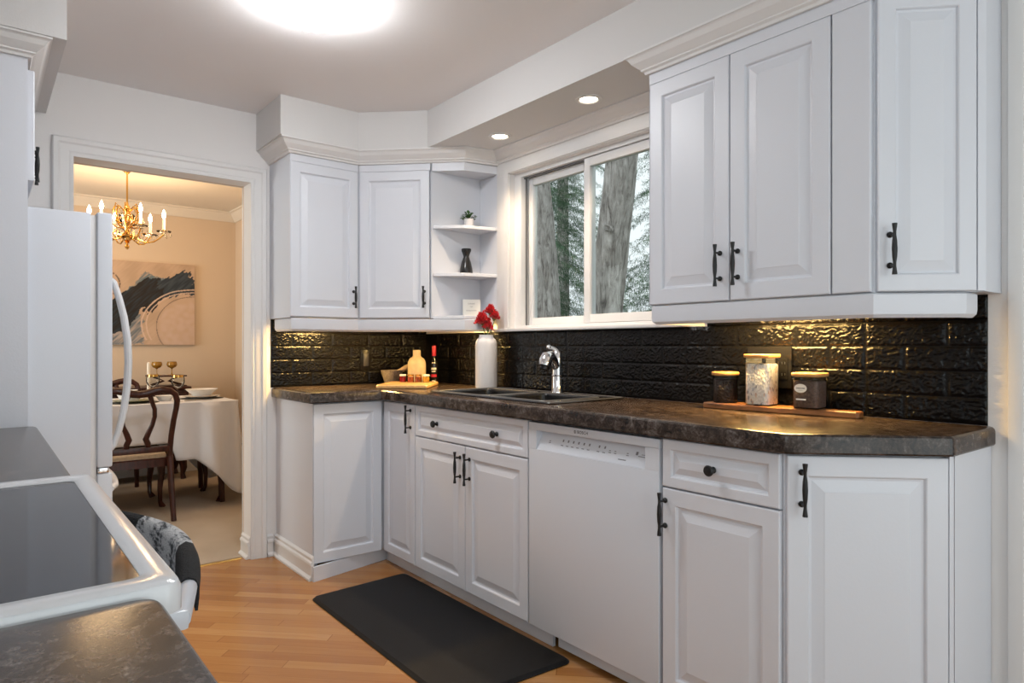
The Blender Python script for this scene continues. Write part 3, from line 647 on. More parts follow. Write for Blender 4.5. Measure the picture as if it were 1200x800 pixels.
# ------------------------------------------------------------------ lamps
C = thing('ceiling_light', 'round frosted glass flush ceiling light at the top of the picture', 'lamp', (1.365, -1.495, CZ))
MB().lathe([(.160, -.001), (.160, -.022), (.158, -.024), (.0001, -.024)], (1.365, -1.495, CZ), 40).build('base', 'trim', C)
MB().lathe([(.0001, -.088), (.045, -.086), (.09, -.079), (.125, -.066), (.150, -.048), (.162, -.0245), (.0001, -.0243)], (1.365, -1.495, CZ), 40).build('shade', 'glow', C)
for i, (x, y, lab) in enumerate(((1.667, -.395, 'recessed spotlight in the soffit nearer the right wall cabinet'), (1.03, -.385, 'recessed spotlight in the soffit nearer the open shelves'))):
    C = thing('recessed_light', lab, 'lamp', (x, y, SZ))
    MB().lathe([(.060, -.0008), (.059, -.004), (.042, -.006), (.038, -.002), (.038, -.0008)], (x, y, SZ), 28, cap0=False, cap1=False).build('trim_ring', 'trim', C)
    MB().lathe([(.0001, -.0022), (.0375, -.0022), (.0375, -.001), (.0001, -.001)], (x, y, SZ), 24).build('lens', 'led', C)
    d_ = bpy.data.lights.new('spot', 'SPOT'); d_.energy = 32; d_.spot_size = R(112); d_.spot_blend = 1; d_.color = (1, .76, .52); d_.shadow_soft_size = .035
    o = link(bpy.data.objects.new('spot', d_)); o.parent = C; o.location = (0, 0, -.012)
def puck(x, y, lab, rz=0, e=2.2, ln=.26):
    C = thing('under_cabinet_light', lab, 'lamp', (x, y, 1.297), rz, 'strip lights under the wall cabinets')
    MB().box(-ln/2, ln/2, -.02, .02, -.018, -.001, .003).build('housing', 'trim', C, local=True)
    MB().box(-ln/2+.01, ln/2-.01, -.014, .014, -.0205, -.0182).build('lens', 'wled', C, local=True)
    area('strip_glow', (0, 0, -.023), (0, 0, 0), ln-.02, .028, e, (1, .62, .20), C)
puck(2.47, -.31, 'strip light under the double-door wall cabinet', 0, 13, .34)
puck(.13, -.95, 'strip light under the wall cabinet by the doorway', R(90), 8, .2)
puck(.69, -.31, 'strip light under the open end shelf', 0, 6, .12)

# ================================================================== THINGS ON THE COUNTER
BTZ = CT+.0215
o = Vector((.56, -.685)); dd_, dw = Vector((-.75, .66)).normalized(), Vector((.66, .75)).normalized()
P4 = [o-dw*.14, o+dw*.14, o+dw*.14+dd_*.38, o-dw*.14+dd_*.38]
C = thing('cutting_board', 'pale maple cutting board with a juice groove, in the counter corner', 'board', (.42, -.56, CT))
pl = rounded([tuple(p) for p in P4], .022, 4)
mb = MB().loft([[(*p, z) for p in inset(pl, d)] for d, z in ((.005, CT+.0006), (0, CT+.006), (0, CT+.016), (.005, BTZ-.0005), (.018, BTZ-.0005), (.021, BTZ-.004), (.027, BTZ-.004), (.030, BTZ-.0005))])
mb.build('plank', 'board', C)
C = thing('mortar', 'grey granite mortar behind the cutting board', 'mortar', (.09, -.487, CT+.0006))
MB().lathe([(.0001, 0), (.040, 0), (.043, .006), (.050, .03), (.061, .06), (.066, .083), (.058, .083), (.046, .045), (.02, .024), (.0001, .022)], (.09, -.487, CT+.0006), 28).build('bowl', 'stone', C)
tag(MB().tube([(.085, -.50, CT+.045), (.115, -.452, CT+.075), (.146, -.405, CT+.104), (.156, -.390, CT+.113)], [.012, .0135, .018, .012], 14).build('pestle', 'pestle'), 'pale wooden pestle leaning in the grey mortar', 'pestle')
C = thing('bottle', 'squat cream stoneware bottle behind the small preserve jars', 'bottle', (.262, -.415, BTZ))
MB().lathe([(.0001, 0), (.050, 0), (.053, .005), (.0535, .095), (.051, .115), (.043, .132), (.028, .142), (.0225, .150), (.0225, .182), (.019, .184), (.017, .178), (.0001, .17)], (.262, -.415, BTZ), 32).build('body', 'cream', C)
C = thing('bottle', 'slim dark glass bottle with red capped neck, beside the cream bottle', 'bottle', (.262, -.296, CT+.0006)); z = CT+.0006; c = (.262, -.296, z)
MB().lathe([(.0001, 0), (.0205, 0), (.022, .004), (.022, .115), (.019, .135), (.0115, .150), (.0105, .17), (.0105, .205), (.0001, .205)], c, 24).build('body', 'dkglass', C)
MB().lathe([(.0118, .168), (.0122, .172), (.0125, .226), (.0112, .230), (.0001, .231)], c, 20).build('cap', 'redcap', C)
n_ = Vector((.79, -.61, 0)); 
mb = MB()
def band(mb, r, z0, z1, w_, base=math.atan2(-.61, .79)):
    for i in range(8):
        a0, a1 = base-w_+2*w_*i/8, base-w_+2*w_*(i+1)/8
        mb.face([(c[0]+r*math.cos(a), c[1]+r*math.sin(a), c[2]+z_) for a, z_ in ((a0, z0), (a1, z0), (a1, z1), (a0, z1))])
for ar in ((.0224, .085, .098, .75), (.0224, .072, .078, .6), (.0224, .015, .022, .5), (.0205, .122, .130, .5)): mb = MB(); band(mb, *ar); mb.build('label', 'paper', C, normals=False)
mb = MB(); band(mb, .0224, .042, .058, .9); mb.build('red_label', 'redcap', C, normals=False)
for (x, y), mm, lab in (((.303, -.531), 'jam_r', 'small jar of red preserve, leftmost of the row on the board'), ((.336, -.499), 'jam_o', 'small jar of orange preserve next to the red one'),
                        ((.369, -.467), 'jam_o', 'small jar of orange preserve next to the yellow one'), ((.402, -.435), 'jam_y', 'small jar of yellow preserve, rightmost of the row on the board')):
    C = thing('preserve_jar', lab, 'jar', (x, y, BTZ), 0, 'preserve jars on the cutting board')
    MB().lathe([(.0001, .0015), (.0175, .0015), (.0175, .030), (.0001, .030)], (x, y, BTZ), 18).build('preserve', mm, C)
    MB().lathe([(.0001, 0), (.018, 0), (.0198, .003), (.0198, .030), (.017, .034), (.017, .036), (.0001, .036)], (x, y, BTZ), 20).build('glass_body', 'glass', C)
    MB().lathe([(.0185, .0345), (.0190, .036), (.0190, .043), (.0175, .0445), (.0001, .0445)], (x, y, BTZ), 20).build('lid', 'paper' if mm != 'jam_o' else 'gold', C)
# vase of carnations
VX, VY, VZ = .798, -.30, CT+.0006
C = thing('vase', 'tall matte white ceramic vase by the sink', 'vase', (VX, VY, VZ))
MB().lathe([(.0001, 0), (.050, 0), (.056, .004), (.0585, .012), (.0585, .232), (.056, .25), (.049, .265), (.040, .272), (.0375, .278), (.0375, .288), (.0335, .288), (.0335, .27), (.052, .24), (.052, .02), (.0001, .016)], (VX, VY, VZ), 40).build('body', 'vase', C)
rt = Vector((.624, .7815, 0)); fw_ = Vector((-.7815, .624, 0))
def carnation(du, df, z, r, lab, seed):
    r_ = random.Random(seed); p = Vector((VX, VY, 0))+rt*du+fw_*df+Vector((0, 0, z)); foot = Vector((VX, VY, VZ+.03))-rt*du*.35
    C = thing('carnation', lab, 'flower', tuple(foot), 0, 'red carnations in the white vase')
    rim = Vector((VX, VY, VZ+.288))+rt*du*.42+fw_*df*.4
    MB().tube([foot, rim, rim.lerp(p, .6)+rt*du*.05, p-Vector((0, 0, r*.55))], .0024, 8).build('stem', 'stem', C)
    MB().lathe([(.003, -.9*r), (.010, -.55*r), (.014, -.2*r)], p, 12, (p-rim)).build('calyx', 'stem', C)
    mb = MB(); B_ = mb.b; ax = (p-rim).normalized(); q = Vector((0, 0, 1)).rotation_difference(ax)
    for L_ in range(7):
        rr = r*(1.05-.12*L_); hh = r*(-.25+.16*L_); n = 44; cen = B_.verts.new(p+q @ Vector((0, 0, hh-.4*r)))
        ring1 = []; ring2 = []
        for i in range(n):
            a = 2*math.pi*i/n+L_; wv = .5+.5*math.sin(i*2.2+L_*1.7); k_ = .86+.16*math.sin(a*5+L_*2)+.08*r_.random()
            ring1.append(B_.verts.new(p+q @ Vector((.6*rr*k_*math.cos(a), .6*rr*k_*math.sin(a), hh-.1*r+.05*r*wv))))
            ring2.append(B_.verts.new(p+q @ Vector((rr*k_*math.cos(a), rr*k_*math.sin(a), hh+.24*r*wv+.12*r*r_.random()-.18*r*(1-L_/6)))))
        for i in range(n):
            j = (i+1) % n; B_.faces.new((cen, ring1[i], ring1[j])); B_.faces.new((ring1[i], ring2[i], ring2[j], ring1[j]))
    mb.build('bloom', 'red', C, normals=False, smooth=50)
    mb = MB()
    for s_ in (-1, 1):
        b0 = rim.lerp(p, .25); e = b0+rt*s_*.030+Vector((0, 0, .045)); m_ = (b0+e)/2+Vector((0, 0, .012)); wv = fw_*.004
        mb.face([b0-wv, m_-wv*1.3, e, m_+wv*1.3, b0+wv])
    mb.build('leaf', 'green', C, normals=False)
carnation(-.020, -.01, 1.293, .046, 'largest red carnation, lowest left of the bunch', 1)
carnation(.022, .015, 1.345, .036, 'red carnation at the top of the bunch', 2)
carnation(.047, -.005, 1.312, .032, 'red carnation leaning right towards the window', 3)
carnation(.012, -.03, 1.258, .032, 'red carnation hanging lowest, just above the vase mouth', 4)
# acacia board with three storage jars
ang = math.atan2(.033, .522); B0 = Vector((2.213, -.352)); ux = Vector((math.cos(ang), math.sin(ang))); uy = Vector((-ux.y, ux.x))
C = thing('serving_board', 'dark acacia serving board under three storage jars', 'board', (2.47, -.29, CT))
def bp(a, b): q = B0+ux*a+uy*b; return (q.x, q.y)
plan = [bp(0, .004), bp(.10, 0), bp(.28, .002), bp(.34, .012), bp(.42, .024), bp(.528, .022), bp(.534, .03), bp(.534, .068), bp(.526, .076), bp(.42, .078), bp(.34, .088), bp(.28, .096), bp(.10, .100), bp(0, .098)]
MB().loft([[(*p, z) for p in inset(plan, d)] for d, z in ((.003, CT+.0006), (0, CT+.004), (0, CT+.018), (.003, CT+.0215))]).build('plank', 'walnut', C)
def storage_jar(a, b, r, h, sq, filling, lab, fill_h, name):
    q = B0+ux*a+uy*b; z = CT+.0219; C = thing('storage_jar', lab, 'jar', (q.x, q.y, z), ang, 'storage jars on the acacia board')
    def shape(rad): 
        return rounded([(-rad, -rad), (rad, -rad), (rad, rad), (-rad, rad)], rad*.42, 6) if sq else [(rad*math.cos(2*math.pi*i/36), rad*math.sin(2*math.pi*i/36)) for i in range(36)]
    MB().loft([[(*p, zz) for p in shape(rr)] for rr, zz in ((r-.004, .004), (r-.0025, .008), (r-.0025, fill_h-.004), (r-.006, fill_h))]).build(name, filling, C, local=True, smooth=50)
    MB().loft([[(*p, zz) for p in shape(rr)] for rr, zz in ((r-.003, 0), (r, .004), (r, h-.022), (r-.001, h-.012))]).build('glass_body', 'glass', C, local=True, smooth=50)
    MB().loft([[(*p, zz) for p in shape(rr)] for rr, zz in ((r-.004, h-.014), (r-.003, h-.0125), (r+.0035, h-.0118), (r+.005, h-.009), (r+.005, h-.002), (r+.003, h))]).build('lid', 'bamboo', C, local=True, smooth=50)
    MB().loft([[(*p, zz) for p in shape(r+.0012)] for zz in (h-.0235, h-.019)]).build('seal', 'glass', C, local=True, smooth=50)
    return C
storage_jar(.062, .052, .0435, .112, False, 'beans', 'low round jar of dark coffee beans with bamboo lid, left on the board', .085, 'coffee_beans')
storage_jar(.205, .050, .0450, .178, True, 'candy', 'tall jar of pale pastel sweets with bamboo lid, middle of the board', .145, 'sweets')
C = storage_jar(.372, .052, .0430, .118, True, 'tea', 'low jar of brown powder with an oval white label, right on the board', .092, 'ground_coffee')
mb = MB(); ca = math.atan2(-.62, .78)-ang
lab_y = -.0437
mb.loft([[(-.012+.021*math.cos(t_), lab_y-d_, .067+.0145*math.sin(t_)) for t_ in [2*math.pi*i/28 for i in range(28)]] for d_ in (0, .0006)]); lb = mb.build('label', 'paper', C, local=True)
MB().box(-.027, .006, lab_y-.0006, lab_y, .028, .033).build('label_strip', 'paper', C, local=True)
mb = MB()
for i in range(9): mb.box(-.0265+i*.0033, -.0245+i*.0033, lab_y-.0009, lab_y-.0006, .0655, .0693)
mb.box(-.018, -.005, lab_y-.0009, lab_y-.0006, .0605, .0612); mb.build('lettering', 'ink', lb, local=True)
# things on the open shelves
C = thing('potted_plant', 'tiny leafy plant in a white pot on the top open shelf', 'plant', (.652, -.312, 1.8045)); c = (.652, -.312, 1.8045)
MB().lathe([(.0001, 0), (.0235, 0), (.0245, .003), (.0275, .05), (.0245, .05), (.0235, .043), (.0001, .043)], c, 24).build('pot', 'vase', C)
MB().lathe([(.0001, .0432), (.0232, .0432), (.02, .046), (.0001, .047)], c, 18).build('soil', 'soil', C)
mb = MB(); r_ = random.Random(3)
for i in range(46):
    a = r_.random()*6.28; el = r_.uniform(.25, 1.3); L_ = r_.uniform(.030, .044); d = Vector((math.cos(a)*math.cos(el), math.sin(a)*math.cos(el), math.sin(el)))
    p = Vector(c)+Vector((0, 0, .046)); e = p+d*L_; sd = d.cross(Vector((0, 0, 1))).normalized()*r_.uniform(.007, .011); f = (d+Vector((0, 0, -.6))).normalized()*.014
    mb.face([p-sd*.06, e-sd*.5, e+f*.4-sd, e+f, e+f*.4+sd, e+sd*.5, p+sd*.06])
mb.build('leaves', 'green', C, normals=False)
C = thing('carafe', 'small waisted black ceramic carafe on the middle open shelf', 'vase', (.641, -.322, 1.5465))
MB().lathe([(.0001, 0), (.0355, 0), (.037, .004), (.034, .035), (.026, .07), (.0165, .095), (.0155, .102), (.020, .115), (.0262, .130), (.0275, .141), (.0255, .144), (.019, .128), (.0001, .10)], (.641, -.322, 1.5465), 32).build('body', 'dkceramic', C)
C = thing('card_sign', 'small white card with three lines of lettering on the bottom open shelf', 'sign', (.655, -.295, 1.3155), R(51.5))
lean = 7
mb = MB().box(-.049, .049, -.004, .004, .0006, .094, .0015); cd = mb.build('card', 'paper', C, local=True)
mb = MB()
for z0, n, s_, w_ in ((.066, 7, .0056, .0042), (.050, 3, .006, .004), (.028, 10, .0058, .0044)):
    for i in range(n):
        x = (i-(n-1)/2)*s_; hh = .0075 if z0 != .050 else .005; mb.box(x-w_/2, x-w_/2+.0009, -.0044, -.004, z0, z0+hh); mb.box(x-w_/2, x+w_/2*.6, -.0044, -.004, z0+hh*(.45 if i % 2 else .85), z0+hh*(.45 if i % 2 else .85)+.001)
mb.build('lettering', 'ink', cd, local=True)
# floor mat
tag(MB().loft([[(*p, z) for p in inset(rounded([(.758, -1.262), (1.915, -1.268), (1.942, -.752), (.735, -.76)], .035, 5), d)] for d, z in ((.002, .0006), (0, .004), (.012, .014), (.016, .0145))]).build('kitchen_mat', 'rubber'), 'black rectangular anti-fatigue mat on the floor before the sink', 'mat')

# ================================================================== LEFT RUN
LZ = .874
counter('countertop', rounded([(.866, -2.949), (2.030, -2.949), (2.030, -2.281), (.866, -2.281)], [0, 0, .004, .03], 5), LZ, .036, .010, 'short brown laminate countertop between the fridge and the range', None)
counter('countertop', rounded([(2.8685, -2.949), (3.98, -2.949), (3.98, -2.281), (2.8685, -2.281)], [0, 0, .004, .03], 6), LZ, .036, .008, 'brown laminate countertop in the foreground corner beside the range', None)
for x0, x1, lab in ((.866, 2.028, 'white base cabinet between the fridge and the range'), (2.872, 3.97, 'white base cabinet under the foreground countertop')):
    C = thing('base_cabinet', lab, 'cabinet', ((x0+x1)/2, -2.6, 0))
    MB().box(x0, x1, -2.948, -2.332, .075, LZ-.037).box(x0, x1, -2.9, -2.40, .0005, .075).build('body', 'cab', C)
    for i in range(2):
        a, b = (x1-i*(x1-x0)/2-.003, -2.311), (x1-(i+1)*(x1-x0)/2+.003, -2.311); d = panel_door(a, b, .08, LZ-.045).build('door', 'cab', C, smooth=9)
        bar_handle(a, b, .035 if i else (x1-x0)/2-.041, .74, .138, d)
# range
C = thing('range', 'white freestanding range with a black glass cooktop', 'range', (2.45, -2.6, 0))
RX0, RX1, RF = 2.036, 2.862, -2.266
MB().box(RX0, RX1, -2.94, -2.29, .06, .845).box(RX0+.05, RX1-.05, -2.9, -2.33, .0005, .06).build('body', 'appl', C)
ro = rounded(rect(RX0-.001, RX1+.001, -2.925, -2.252), .022, 5); ri = rounded(rect(RX0+.050, RX1-.046, -2.84, -2.288), .020, 5)
def both(o_, i_, t): return [(a[0]*(1-t)+b[0]*t, a[1]*(1-t)+b[1]*t) for a, b in zip(o_, i_)]
RZ = .882
MB().loft([[(*p, z) for p in pl_] for pl_, z in ((ro, .846), (ro, RZ-.010), (inset(ro, .003), RZ-.003), (inset(ro, .010), RZ), (inset(ri, -.008), RZ), (ri, RZ-.0045), (ri, .846))], True, False, False).build('cooktop_frame', 'enamel', C)
g_ = MB().loft([[(*p, z) for p in inset(ri, .0005)] for z in (.86, RZ-.005)]).build('cooktop_glass', 'ceran', C)
od = MB().box(RX0+.004, RX1-.004, -2.289, RF, .24, .835, .006).build('oven_door', 'appl', C); MB().box(RX0+.14, RX1-.14, RF, RF+.002, .36, .66, .0009).build('oven_window', 'ceran', od)
MB().box(RX0+.004, RX1-.004, -2.289, RF, .065, .232, .006).build('storage_drawer', 'appl', C)
HZ = .804
hp = [(2.115+.66*i/14, -2.238+.068*math.sin(math.pi*i/14), HZ+.012*math.sin(math.pi*i/14)) for i in range(15)]
hd = MB().tube(hp, .0125, 14).build('oven_handle', 'appl', od)
for x in (2.757, 2.103): MB().box(x, x+.024, RF+.0005, -2.228, HZ-.014, HZ+.012, .006).build('handle_bracket', 'appl', hd)
bg = MB().box(RX0, RX1, -2.948, -2.875, RZ+.0005, 1.10, .01).build('backguard', 'appl', C)
for i in range(4): MB().lathe([(.024, .0005), (.022, .02), (.0001, .022)], (2.18+i*.18, -2.875, 1.02), 20, (0, 1, 0)).build('knob', 'enamel', bg)
# towel over the oven handle
C = thing('kitchen_towel', 'charcoal towel with a woven pale grey band, over the oven handle', 'towel', (2.40, -2.18, HZ))
mb = MB(); rings = []
for i in range(41):
    x = 2.165+.515*i/40; t = (x-2.115)/.66; y = -2.238+.068*math.sin(math.pi*t); z = HZ+.012*math.sin(math.pi*t); r = .0155; wv = .0035*math.sin(i*.8)
    rings.append([(x-2.40, y+a-(-2.18), z+b-HZ) for a, b in ((-r-.006+wv, -.27), (-r-.003+wv*.5, -.14), (-r, 0), (-r*.71, r*.71), (0, r+.001), (r*.71, r*.71), (r, 0), (r-.001+wv*.5, -.016), (r-.003+wv*.6, -.034),
                 (r-.007+wv*.6, -.034), (r-.005+wv*.5, -.016), (r-.003, 0), (r*.55, r*.55), (0, r-.003), (-r*.55, r*.55), (-r+.003, 0), (-r+.001+wv*.5, -.14), (-r-.002+wv, -.27))])
mb.loft(rings).build('cloth', 'towel', C, local=True, smooth=60)
# refrigerator
C = thing('refrigerator', 'white bottom-freezer refrigerator with a curved handle by the doorway', 'refrigerator', (.43, -2.5, 0))
MB().box(.03, .838, -2.9, -2.119, .03, 1.636, .006).box(.06, .80, -2.85, -2.16, .0005, .03).build('body', 'appl', C)
MB().box(.05, .826, -2.1185, -2.101, .04, 1.63).build('gasket', 'trim', C)
FD = -2.050
d = MB().box(.032, .836, -2.100, FD, .702, 1.643, .009, 3).build('door', 'appl', C)
hp = [(.792, FD-.002+y, z) for y, z in ((0, 1.405), (.012, 1.39), (.028, 1.335), (.045, 1.26), (.057, 1.17), (.060, 1.09), (.056, 1.0), (.045, .91), (.028, .83), (.012, .775), (0, .76))]
MB().tube(hp, [.008, .011, .012, .013, .0135, .0135, .0135, .013, .012, .011, .008], 12, True, 1.3).build('handle', 'enamel', d)
d = MB().box(.032, .836, -2.100, FD, .085, .682, .009, 3).build('freezer_drawer', 'appl', C)
MB().tube([(.05+.75*i/12, FD-.002+.045*math.sin(math.pi*i/12)**.5, .615) for i in range(13)], .012, 12).build('handle', 'enamel', d)
MB().box(.77, .837, -2.098, -2.062, .6835, .7005, .002).build('hinge', 'chrome', C)
C = thing('fridge_cabinet', 'white cabinet over the refrigerator with a full-height side panel', 'cabinet', (.43, -2.6, 1.72))
MB().box(.001, .838, -2.948, -2.328, 1.725, 2.142).build('body', 'cab', C)
MB().box(.8395, .860, -2.948, -2.3065, .0008, 2.142).build('side_panel', 'cab', C)
for a, b, u_ in (((.8385, -2.286), (.424, -2.286), .414-.03), ((.420, -2.286), (.004, -2.286), .03)):
    d = panel_door(a, b, 1.727, 2.108).build('door', 'cab', C, smooth=9); bar_handle(a, b, u_, 1.87, .138, d)

# ================================================================== DINING ROOM
FZ = .0045; TZ = .752
# painting on the far wall
C = thing('painting', 'abstract canvas in black, slate blue and blush on the dining wall', 'painting', (FX+.02, -1.38, 1.52))
PY0, PY1, PZ0, PZ1 = -1.88, -.890, 1.162, 1.893
MB().box(FX+.0006, FX+.030, PY0, PY1, PZ0, PZ1).build('stretcher', 'paper', C)
nx_, nz_ = 240, 180; mb = MB(); vs = [[mb.b.verts.new((FX+.0306, PY0+(PY1-PY0)*i/nx_, PZ0+(PZ1-PZ0)*j/nz_)) for j in range(nz_+1)] for i in range(nx_+1)]
for i in range(nx_):
    for j in range(nz_): mb.b.faces.new((vs[i][j], vs[i+1][j], vs[i+1][j+1], vs[i][j+1]))
cv = mb.build('canvas', 'canvas', C, normals=False)
ca_ = cv.data.color_attributes.new('paint', 'FLOAT_COLOR', 'POINT')
def lerp(a, b, t): t = max(0, min(1, t)); return tuple(x*(1-t)+y*t for x, y in zip(a, b))
def inside(pl, x, y):
    r = False; j = len(pl)-1
    for i in range(len(pl)):
        if (pl[i][1] > y) != (pl[j][1] > y) and x < (pl[j][0]-pl[i][0])*(y-pl[i][1])/(pl[j][1]-pl[i][1])+pl[i][0]: r = not r
        j = i
    return r
# brush shapes on a canvas 100 wide by 100 high (the right-hand square), y up
G1 = [(8, 52), (26, 68), (38, 80), (44, 87), (56, 83), (68, 84), (62, 74), (46, 66), (30, 60), (14, 48)]            # grey blue wash
BK = [(-45, 10), (-30, 30), (-4, 44), (14, 57), (38, 77), (62, 82), (70, 62), (58, 46), (50, 38), (42, 42), (32, 34), (22, 16), (4, 10), (-20, -2)]
NV = [(56, 76), (70, 84), (80, 86), (89, 94), (97, 84), (101, 76), (101, 62), (84, 62), (66, 58)]
SL = [(-40, 0), (-10, 18), (16, 24), (38, 40), (42, 30), (40, 14), (46, 2), (20, -2), (-10, -2)]
blush, sand, slate, ink_, tan, navy, pale = (.56, .40, .29), (.46, .33, .23), (.10, .15, .19), (.010, .007, .007), (.42, .29, .19), (.016, .028, .042), (.60, .45, .37)
for i in range(nx_+1):
    for j in range(nz_+1):
        x = 100-(1-i/nx_)*100*.99/.731; y = 100*j/nz_
        n1 = noise.noise(Vector((x*.05, y*.05, 1))); n2 = noise.noise(Vector((x*.16, y*.16, 5))); n3 = noise.noise(Vector(((x+y)*.05, (y-x)*.34, 9))); n4 = noise.noise(Vector((x*.5, y*.5, 2)))
        wx, wy = x+5*n2+2.0*n4+3*n3, y+5*n1+2.0*n4+4*n3
        c_ = lerp(blush, sand, .45+n1+.4*n3)
        if inside(G1, wx, wy): c_ = lerp(c_, (.13, .18, .21), .8+n3)
        if inside(SL, wx, wy): c_ = lerp(c_, lerp(slate, (.42, .36, .33), .35+1.5*n3), .9)
        if inside(BK, wx, wy): c_ = lerp(ink_, navy, .3+1.3*n3)
        if inside(NV, wx, wy): c_ = lerp(navy, (.05, .065, .085), .3+1.0*n3)
        rr = math.hypot((x-100)/43, (y-22)/37)
        if rr < 1+.10*n1+.12*n3*(x < 76) and y < 62: c_ = lerp(c_, lerp(blush, pale, .5+n2), min(1, (1.04+.1*n1-rr)*6))
        for (cx_, cy_, rx_, ry_, th) in ((98, 24, 57, 44.5, .016), (98, 24, 52, 41, .014), (98, 22, 41, 38, .012)):
            q = math.hypot((x-cx_)/rx_, (y-cy_)/ry_)
            if abs(q-1-.015*n1) < th and (y > 6 or rx_ < 50) and x < 101: c_ = lerp(c_, (.66, .50, .40) if rx_ > 45 else (.16, .12, .10), .85)
        if abs(math.hypot((x-2)/16, (y-72)/15)-1) < .05 and x > 0 and n4 > -.3: c_ = lerp(c_, (.05, .035, .03), .8)
        ca_.data[i*(nz_+1)+j].color = (*c_, 1)
# table and cloth
C = thing('dining_table', 'dark mahogany dining table mostly hidden by its white cloth', 'table', (-1.76, -1.8, FZ))
TX0, TX1, TY0, TY1 = -2.13, -1.405, -2.70, -.955
MB().box(TX0+.02, TX1-.02, TY0+.02, TY1-.02, TZ-.028, TZ-.006, .004).box(TX0+.06, TX1-.06, TY0+.1, TY1-.12, TZ-.10, TZ-.028).build('tabletop', 'mahog', C)
for x in (-2.075, -1.50):
    for y in (-1.055, -2.56):
        MB().tube([(x, y, TZ-.03), (x, y, .5), (x+(.012 if x > -1.8 else -.012), y+.012, .2), (x+(.02 if x > -1.8 else -.02), y+.02, FZ)], [.030, .028, .021, .018], 10).build('leg', 'mahog', C)
per = rounded([(TX0, TY0), (TX1, TY0), (TX1, TY1), (TX0, TY1)], .05, 6)
pp = []
for i in range(len(per)):
    a = Vector(per[i]); b = Vector(per[(i+1) % len(per)]); n = max(1, int((b-a).length/.03))
    for k_ in range(n): pp.append(a.lerp(b, k_/n))
rings = []; npp = len(pp); tl = 14
for lv in range(tl+1):
    t = lv/tl; ring = []
    for i, p in enumerate(pp):
        a = pp[i-1]; b = pp[(i+1) % npp]; tg = (b-a).normalized(); nn = Vector((tg.y, -tg.x))
        dc = min((p-Vector(c_)).length for c_ in ((TX0, TY0), (TX1, TY0), (TX1, TY1), (TX0, TY1)))
        drop = .395+.31*max(0, 1-dc/.30)**1.2
        chair = (p.x > TX1-.04 and -1.93 < p.y < -1.39) or (p.x < TX0+.04 and -1.93 < p.y < -1.37) or (p.y > TY1-.04 and -2.0 < p.x < -1.47)
        if chair: drop = min(drop, TZ-.478)
        wv = math.sin(i*1.02)*.6+math.sin(i*.47+1)*.5; cn = max(0, 1-dc/.34)
        off = .020+(.034*t+.042*wv*t**.6*(1+1.0*cn)+.035*cn*t) if not chair else .004+.01*t
        q = p+nn*off; ring.append((q.x, q.y, TZ-.0015*(t < .01)-drop*t))
    rings.append(ring)
mb = MB(); mb.loft([[(p.x, p.y, TZ+.001) for p in [Vector(q) for q in inset([tuple(x) for x in pp], .012)]]]+rings, True, True, False)
cl = mb.build('tablecloth', 'cloth', None, smooth=70); tag(cl, 'white tablecloth with low hanging corners on the dining table', 'tablecloth')
sm_ = cl.modifiers.new('thickness', 'SOLIDIFY'); sm_.thickness = .002; sm_.offset = 1
# chairs
def chair(loc, rz, lab):
    C = thing('dining_chair', lab, 'chair', loc, rz, 'mahogany dining chairs')
    MB().loft([[(*p, z) for p in inset(rounded([(-.20, -.19), (.235, -.235), (.235, .235), (-.20, .19)], .04, 4), d)] for d, z in ((0, .355), (0, .405), (.006, .412))]).build('seat_frame', 'mahog', C, local=True)
    MB().loft([[(*p, z) for p in inset(rounded([(-.185, -.175), (.22, -.22), (.22, .22), (-.185, .175)], .04, 4), d)] for d, z in ((0, .4125), (0, .432), (.015, .444), (.05, .451))]).build('seat', 'seatfab', C, local=True, smooth=60)
    for s_ in (-1, 1):
        MB().tube([(-.205, s_*.19, .42), (-.215, s_*.195, .30), (-.235, s_*.20, .14), (-.258, s_*.205, 0)], [.021, .021, .0185, .0165], 10).build('leg', 'mahog', C, local=True)
        MB().tube([(.205, s_*.205, .40), (.225, s_*.225, .33), (.222, s_*.222, .24), (.212, s_*.212, .13), (.214, s_*.214, .04), (.232, s_*.232, 0)], [.026, .030, .024, .017, .0145, .022], 10).build('leg', 'mahog', C, local=True)
    def bx(z): return -.205-.085*max(0, (z-.42)/.44)**1.2
    yz = [(.19, .40), (.192, .48), (.196, .56), (.206, .66), (.218, .74), (.221, .79), (.208, .832), (.175, .857), (.13, .866), (.085, .858), (.04, .843), (0, .838)]
    full = yz+[(-y, z) for y, z in yz[-2::-1]]
    MB().tube([(bx(z), y, z) for y, z in full], [.0185]*5+[.020]*2+[.022, .024, .025, .026, .026, .026, .025, .024, .022]+[.020]*2+[.0185]*5, 10, True, .95).build('back_frame', 'mahog', C, local=True, smooth=60)
    MB().box(-.235, -.200, -.185, .185, .455, .492, .006).build('back_rail', 'mahog', C, local=True)
    sp = MB()
    for s_ in (-1, 1):
        q = [(.064, .485), (.060, .515), (.048, .545), (.060, .580), (.082, .635), (.094, .69), (.092, .74), (.074, .79), (.062, .825), (.064, .845)]
        sp.tube([(bx(z)+.004, s_*y, z) for y, z in q], [.016, .018, .019, .017, .014, .014, .014, .014, .016, .018], 8)
    sp.build('splat', 'mahog', C, local=True, smooth=60)
    return C
chair((-1.362, -1.645, FZ), R(180), 'dark mahogany dining chair nearest the doorway, back to the kitchen')
chair((-2.195, -1.64, FZ), 0, 'mahogany dining chair on the far side of the table')
chair((-1.73, -.825, FZ), R(-90), 'mahogany dining chair at the right-hand end of the table')
